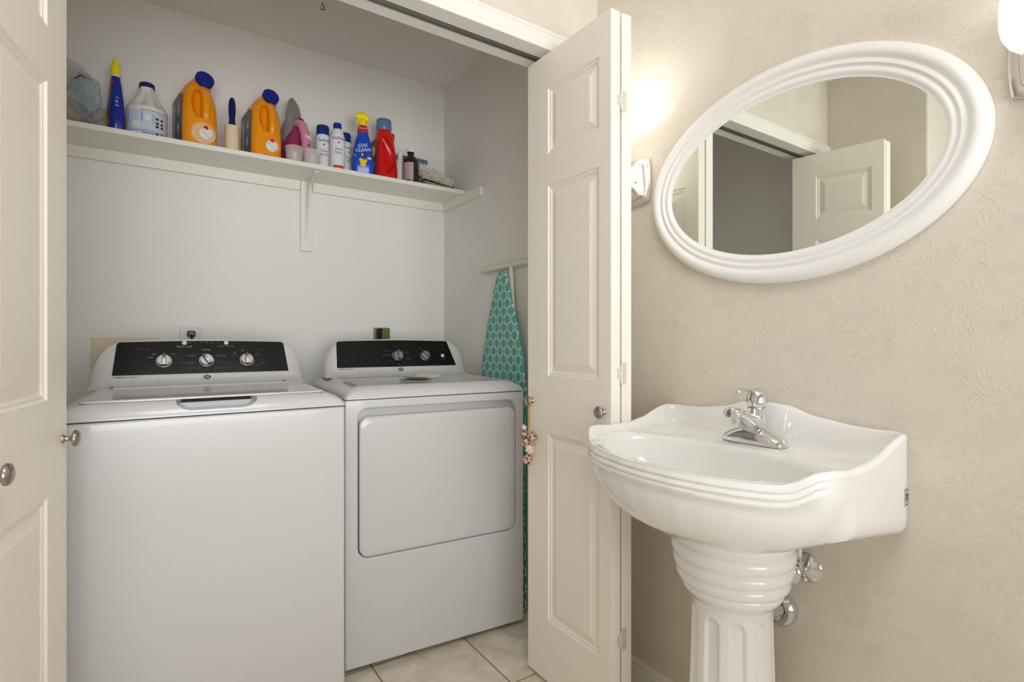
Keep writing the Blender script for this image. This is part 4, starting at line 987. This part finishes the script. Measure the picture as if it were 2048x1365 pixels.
for x, z, hw, hh in ((-.034, .2655, .008, .008), (-.032, .266, .011, .012), (-.020, .268, .012, .014), (-.004, .270, .014, .018), (.010, .268, .014, .019), (.022, .262, .012, .016), (.028, .255, .008, .010)):
    R.append([(x, hw * cos(a), z + hh * sin(a)) for a in [2 * pi * i / 16 for i in range(16)]])
g.loft(R); g.tube([(0, 0, .250), (0, 0, .262)], .013, 16); local_build(g, 'trigger_head', M_yel, t, 'yellow trigger head', smooth=60)
g = G(); g.tube([(-.018, 0, .258), (-.022, 0, .246), (-.021, 0, .232)], [.005, .0045, .004], 8); local_build(g, 'trigger', M_yel, t)
F_ = lambda a, b: surf(bs, a, b)
g = G(); g.text('OXI', lambda a, b: F_(a * 1.0 - .002 + b * .15, .128 + b + a * .12), .023); g.text('CLEAN', lambda a, b: F_(a + b * .15, .108 + b + a * .12), .0215); g.text('MAX FORCE', lambda a, b: (a, -.0225, .207 + b), .0068)
blob(g, F_, ell(.026, .072, .009, .005)); local_build(g, 'lettering', M_ink, t, smooth=0, recalc=False)
g = G(); blob(g, lambda a, b: F_(a, b + a * .18), [(-.036, .082), (.000, .082), (.000, .093), (-.036, .093)]); blob(g, F_, [(-.012, .035), (.010, .032), (.012, .055), (.018, .056), (.014, .068), (.004, .064), (-.004, .068), (-.014, .070), (-.020, .060), (-.013, .057)]); local_build(g, 'label_print', M_labyel, t, smooth=0)
g = G(); blob(g, lambda a, b: F_(a, b + a * .1), [(.002, .084), (.034, .084), (.034, .095), (.002, .095)]); local_build(g, 'label_print', M_inkd, t, smooth=0)
g = G(); blob(g, F_, [(.008, .070), (.020, .066), (.030, .080), (.024, .084)]); local_build(g, 'label_print', M_labred, t, smooth=0)

# red detergent bottle
M_rd = mat('red_plastic', (206, 14, 16), .25, coat=.3)
t = thing('red_detergent_bottle', 'red detergent bottle with a translucent blue cap', 'bottle', (.902, 2.405, ZS), radians(16))
g = G(); g.loft([rsec(cx, cy, z, w, d, rr, 8) for cx, cy, z, w, d, rr in [(0, 0, 0, .112, .074, .03), (0, 0, .005, .122, .084, .034), (0, 0, .06, .122, .084, .036), (0, 0, .12, .114, .080, .036), (0, 0, .170, .100, .074, .034), (0, 0, .205, .086, .070, .032), (-.002, 0, .228, .072, .066, .03), (-.003, 0, .240, .066, .064, .030)]])
rb_ = g.build('bottle_body', M_rd, t, smooth=60)
g = G(); R = []
for k in range(13):
    f = k / 12; z = .035 + f * .165; cx = -.012 + .020 * sin(pi * f) * 1.0 - .012 * f; w = .034 * sin(pi * (.04 + .92 * f)) ** .6
    R.append([(cx + w * cos(a), -.048 + .034 * sin(a), z) for a in [2 * pi * i / 16 for i in range(16)]])
g.loft(R); cut(rb_, g)
g = G(); g.lathe([(.0335, .240), (.0355, .243), (.0350, .288), (.0330, .291), (0, .291)], 36, cap=False, c=(-.003, 0, 0)); local_build(g, 'cap', mat('translucent_blue_cap', (108, 140, 184), .25, trans=.35), t, 'translucent blue cap', smooth=40)
g = G(); g.box(.030, .050, -.014, .014, .205, .240); local_build(g, 'spout_tab', M_rd, t, bevel=.004)
g = G(); pts = rrect(-.026, .026, .02, .185, .02, 6); g.loft([[(-.0600 - d_ + (z - .1) * .07 * (z > .1) + .0, y, z) for y, z in pts] for d_ in (0, .0022)]); local_build(g, 'label', mat('label_plum', (110, 60, 84), .35), t, 'printed side label', smooth=0)
g = G(); blob(g, lambda a, b: (-.0628 + (b - .1) * .07 * (b > .1), a, b), ell(0, .13, .014, .025)); g.text('2X', lambda a, b: (-.0626, -a, .07 + b), .022); local_build(g, 'label_print', M_labyel, t, smooth=0, recalc=False)

# white bottle peeking out behind the red one
t = thing('white_bottle', 'white bottle almost hidden behind the red detergent bottle', 'bottle', (.992, 2.434, ZS))
g = G(); g.lathe([(.020, 0), (.0215, .003), (.0215, .105), (.018, .125), (.013, .138), (.012, .150)], 32); g.build('bottle_body', M_wplast, t, smooth=60)
g = G(); g.lathe([(.015, .1502), (.015, .166), (.013, .168)], 24); local_build(g, 'cap', M_wplast, t)
# translucent blue tote
t = thing('blue_bin', 'translucent slate blue plastic bin behind the dark bottle', 'bin', (1.066, 2.499, ZS))
M_bin = mat('slate_blue_plastic', (88, 122, 150), .3, trans=.15)
g = G(); R = []
for z, w, d in ((0, .150, .055), (.004, .158, .062), (.150, .176, .074), (.158, .186, .082), (.166, .186, .082), (.168, .180, .078)): R.append(rsec(0, 0, z, w, d, .025, 8))
for z, w, d in ((.168, .172, .070), (.150, .168, .066), (.006, .150, .054)): R.append(rsec(0, 0, z, w, d, .022, 8))
g.loft(R); local_build(g, 'bin_wall', M_bin, t, smooth=40)
# dark peroxide bottle
t = thing('dark_round_bottle', 'dark brown round bottle with white cap and pale label', 'bottle', (1.022, 2.375, ZS))
M_brn = mat('dark_brown_plastic', (36, 28, 22), .3, coat=.2)
g = G(); g.lathe([(.0335, 0), (.0355, .003), (.0360, .108), (.0350, .116), (.0290, .128), (.0190, .138), (.0150, .142), (.0145, .152), (.0175, .153), (.0175, .156)], 36); local_build(g, 'bottle_body', M_brn, t, smooth=60)
g = G(); g.lathe([(.0165, .1562), (.0165, .170), (.0150, .1725), (0, .1725)], 28, cap=False); local_build(g, 'cap', M_wplast, t, 'white cap')
f = curved(lambda z: .0362, 0, -pi / 2 - .75); g = G(); patch(g, f, -.026, .026, .018, .100, 12, 1); local_build(g, 'label', mat('label_mauve', (176, 158, 158), .5), t, 'pale printed label')
f = curved(lambda z: .0366, 0, -pi / 2 - .75); g = G()
for k, s_ in enumerate(('Hydrogen', 'Peroxide', '3% Solution', 'First Aid', 'Antiseptic')): g.text(s_, lambda a, b: f(a, .088 - k * .014 + b), .0085)
local_build(g, 'lettering', M_inkd, t, smooth=0, recalc=False)
# duster
t = thing('fluffy_duster', 'fluffy off-white string duster at the right end of the shelf', 'duster', (1.157, 2.385, ZS))
M_fluff = mat('off_white_yarn', (232, 226, 216), .9)
g = G(); rnd = random.Random(4)
for k in range(620):
    f = rnd.random(); cx = -.085 + f * .170; ch = .052 - .022 * f; rad = (.070 - .038 * f)
    a = rnd.uniform(0, 2 * pi); el = rnd.uniform(-.6, 1.4); d = Vector((rnd.gauss(0, .35) + (.2 if f > .8 else -.1), cos(a), abs(sin(a)) * 1.0 + .1 * rnd.random())).normalized()
    p = Vector((cx, rnd.gauss(0, .008), ch)); q = p + d * rad * rnd.uniform(.6, 1.05); m_ = (p + q) / 2 + Vector((rnd.gauss(0, .006), rnd.gauss(0, .006), rnd.gauss(0, .005)))
    q.z = max(q.z, .003); q.x = max(q.x, -.093); m_.x = max(m_.x, -.093); m_.z = max(m_.z, .003); q.x = min(q.x, .124)
    q2 = q + Vector((rnd.gauss(0, .006), rnd.gauss(0, .006), -.004)); q2.z = max(q2.z, .003); q2.x = min(q2.x, .124)
    g.tube([p, m_, q, q2], [.0018, .0020, .0019, .0012], 5)
local_build(g, 'yarn', M_fluff, t, smooth=60)['kind'] = 'stuff'
g = G(); g.tube([(-.09, 0, .050), (.10, 0, .030)], .005, 8); local_build(g, 'core', M_blackp, t, 'thin dark handle')

for o in bpy.data.objects:
    if o.type == 'MESH' and o.name.split('.')[0] in ('lettering', 'label_print', 'sticker_print', 'lid_rib', 'lid_detail'): o['kind'] = 'stuff'

# sub-parts: prints belong to their label or panel, knobs to their door leaf, dials to their rings
def reparent(o, p):
    w = o.matrix_local.copy(); q = p.matrix_local.copy(); o.parent = p; o.matrix_parent_inverse = q.inverted(); o.matrix_local = w if False else o.matrix_local
for t in [o for o in bpy.data.objects if o.parent is None and o.type == 'EMPTY']:
    kids = [o for o in bpy.data.objects if o.parent == t]
    def first(*names):
        for n in names:
            for k in kids:
                if k.name.split('.')[0] == n: return k
    for k in kids:
        n = k.name.split('.')[0]; p = None
        if n in ('label_print', 'sticker_print'): p = first('label', 'sticker', 'can_body')
        elif n == 'lettering': p = first('label', 'control_panel', 'can_body', 'bottle_body')
        elif n in ('dial',): p = [q for q in kids if q.name.split('.')[0] == 'dial_ring'][[q for q in kids if q.name.split('.')[0] == 'dial'].index(k)]
        elif n == 'knob' and first('door_leaf'): p = first('door_leaf')
        elif n == 'spigot': p = first('spigot_seat')
        elif n == 'cap' and first('neck'): p = first('neck')
        elif n == 'button' and first('control_panel'): p = first('control_panel')
        elif n == 'aerator': p = first('spout')
        elif n == 'lever' or n == 'set_screw': p = first('lever') if n == 'set_screw' else None
        elif n in ('handle_recess', 'recess_shade'): p = first('top_cover')
        elif n == 'trigger': p = first('trigger_head')
        if p and p != k: reparent(k, p)
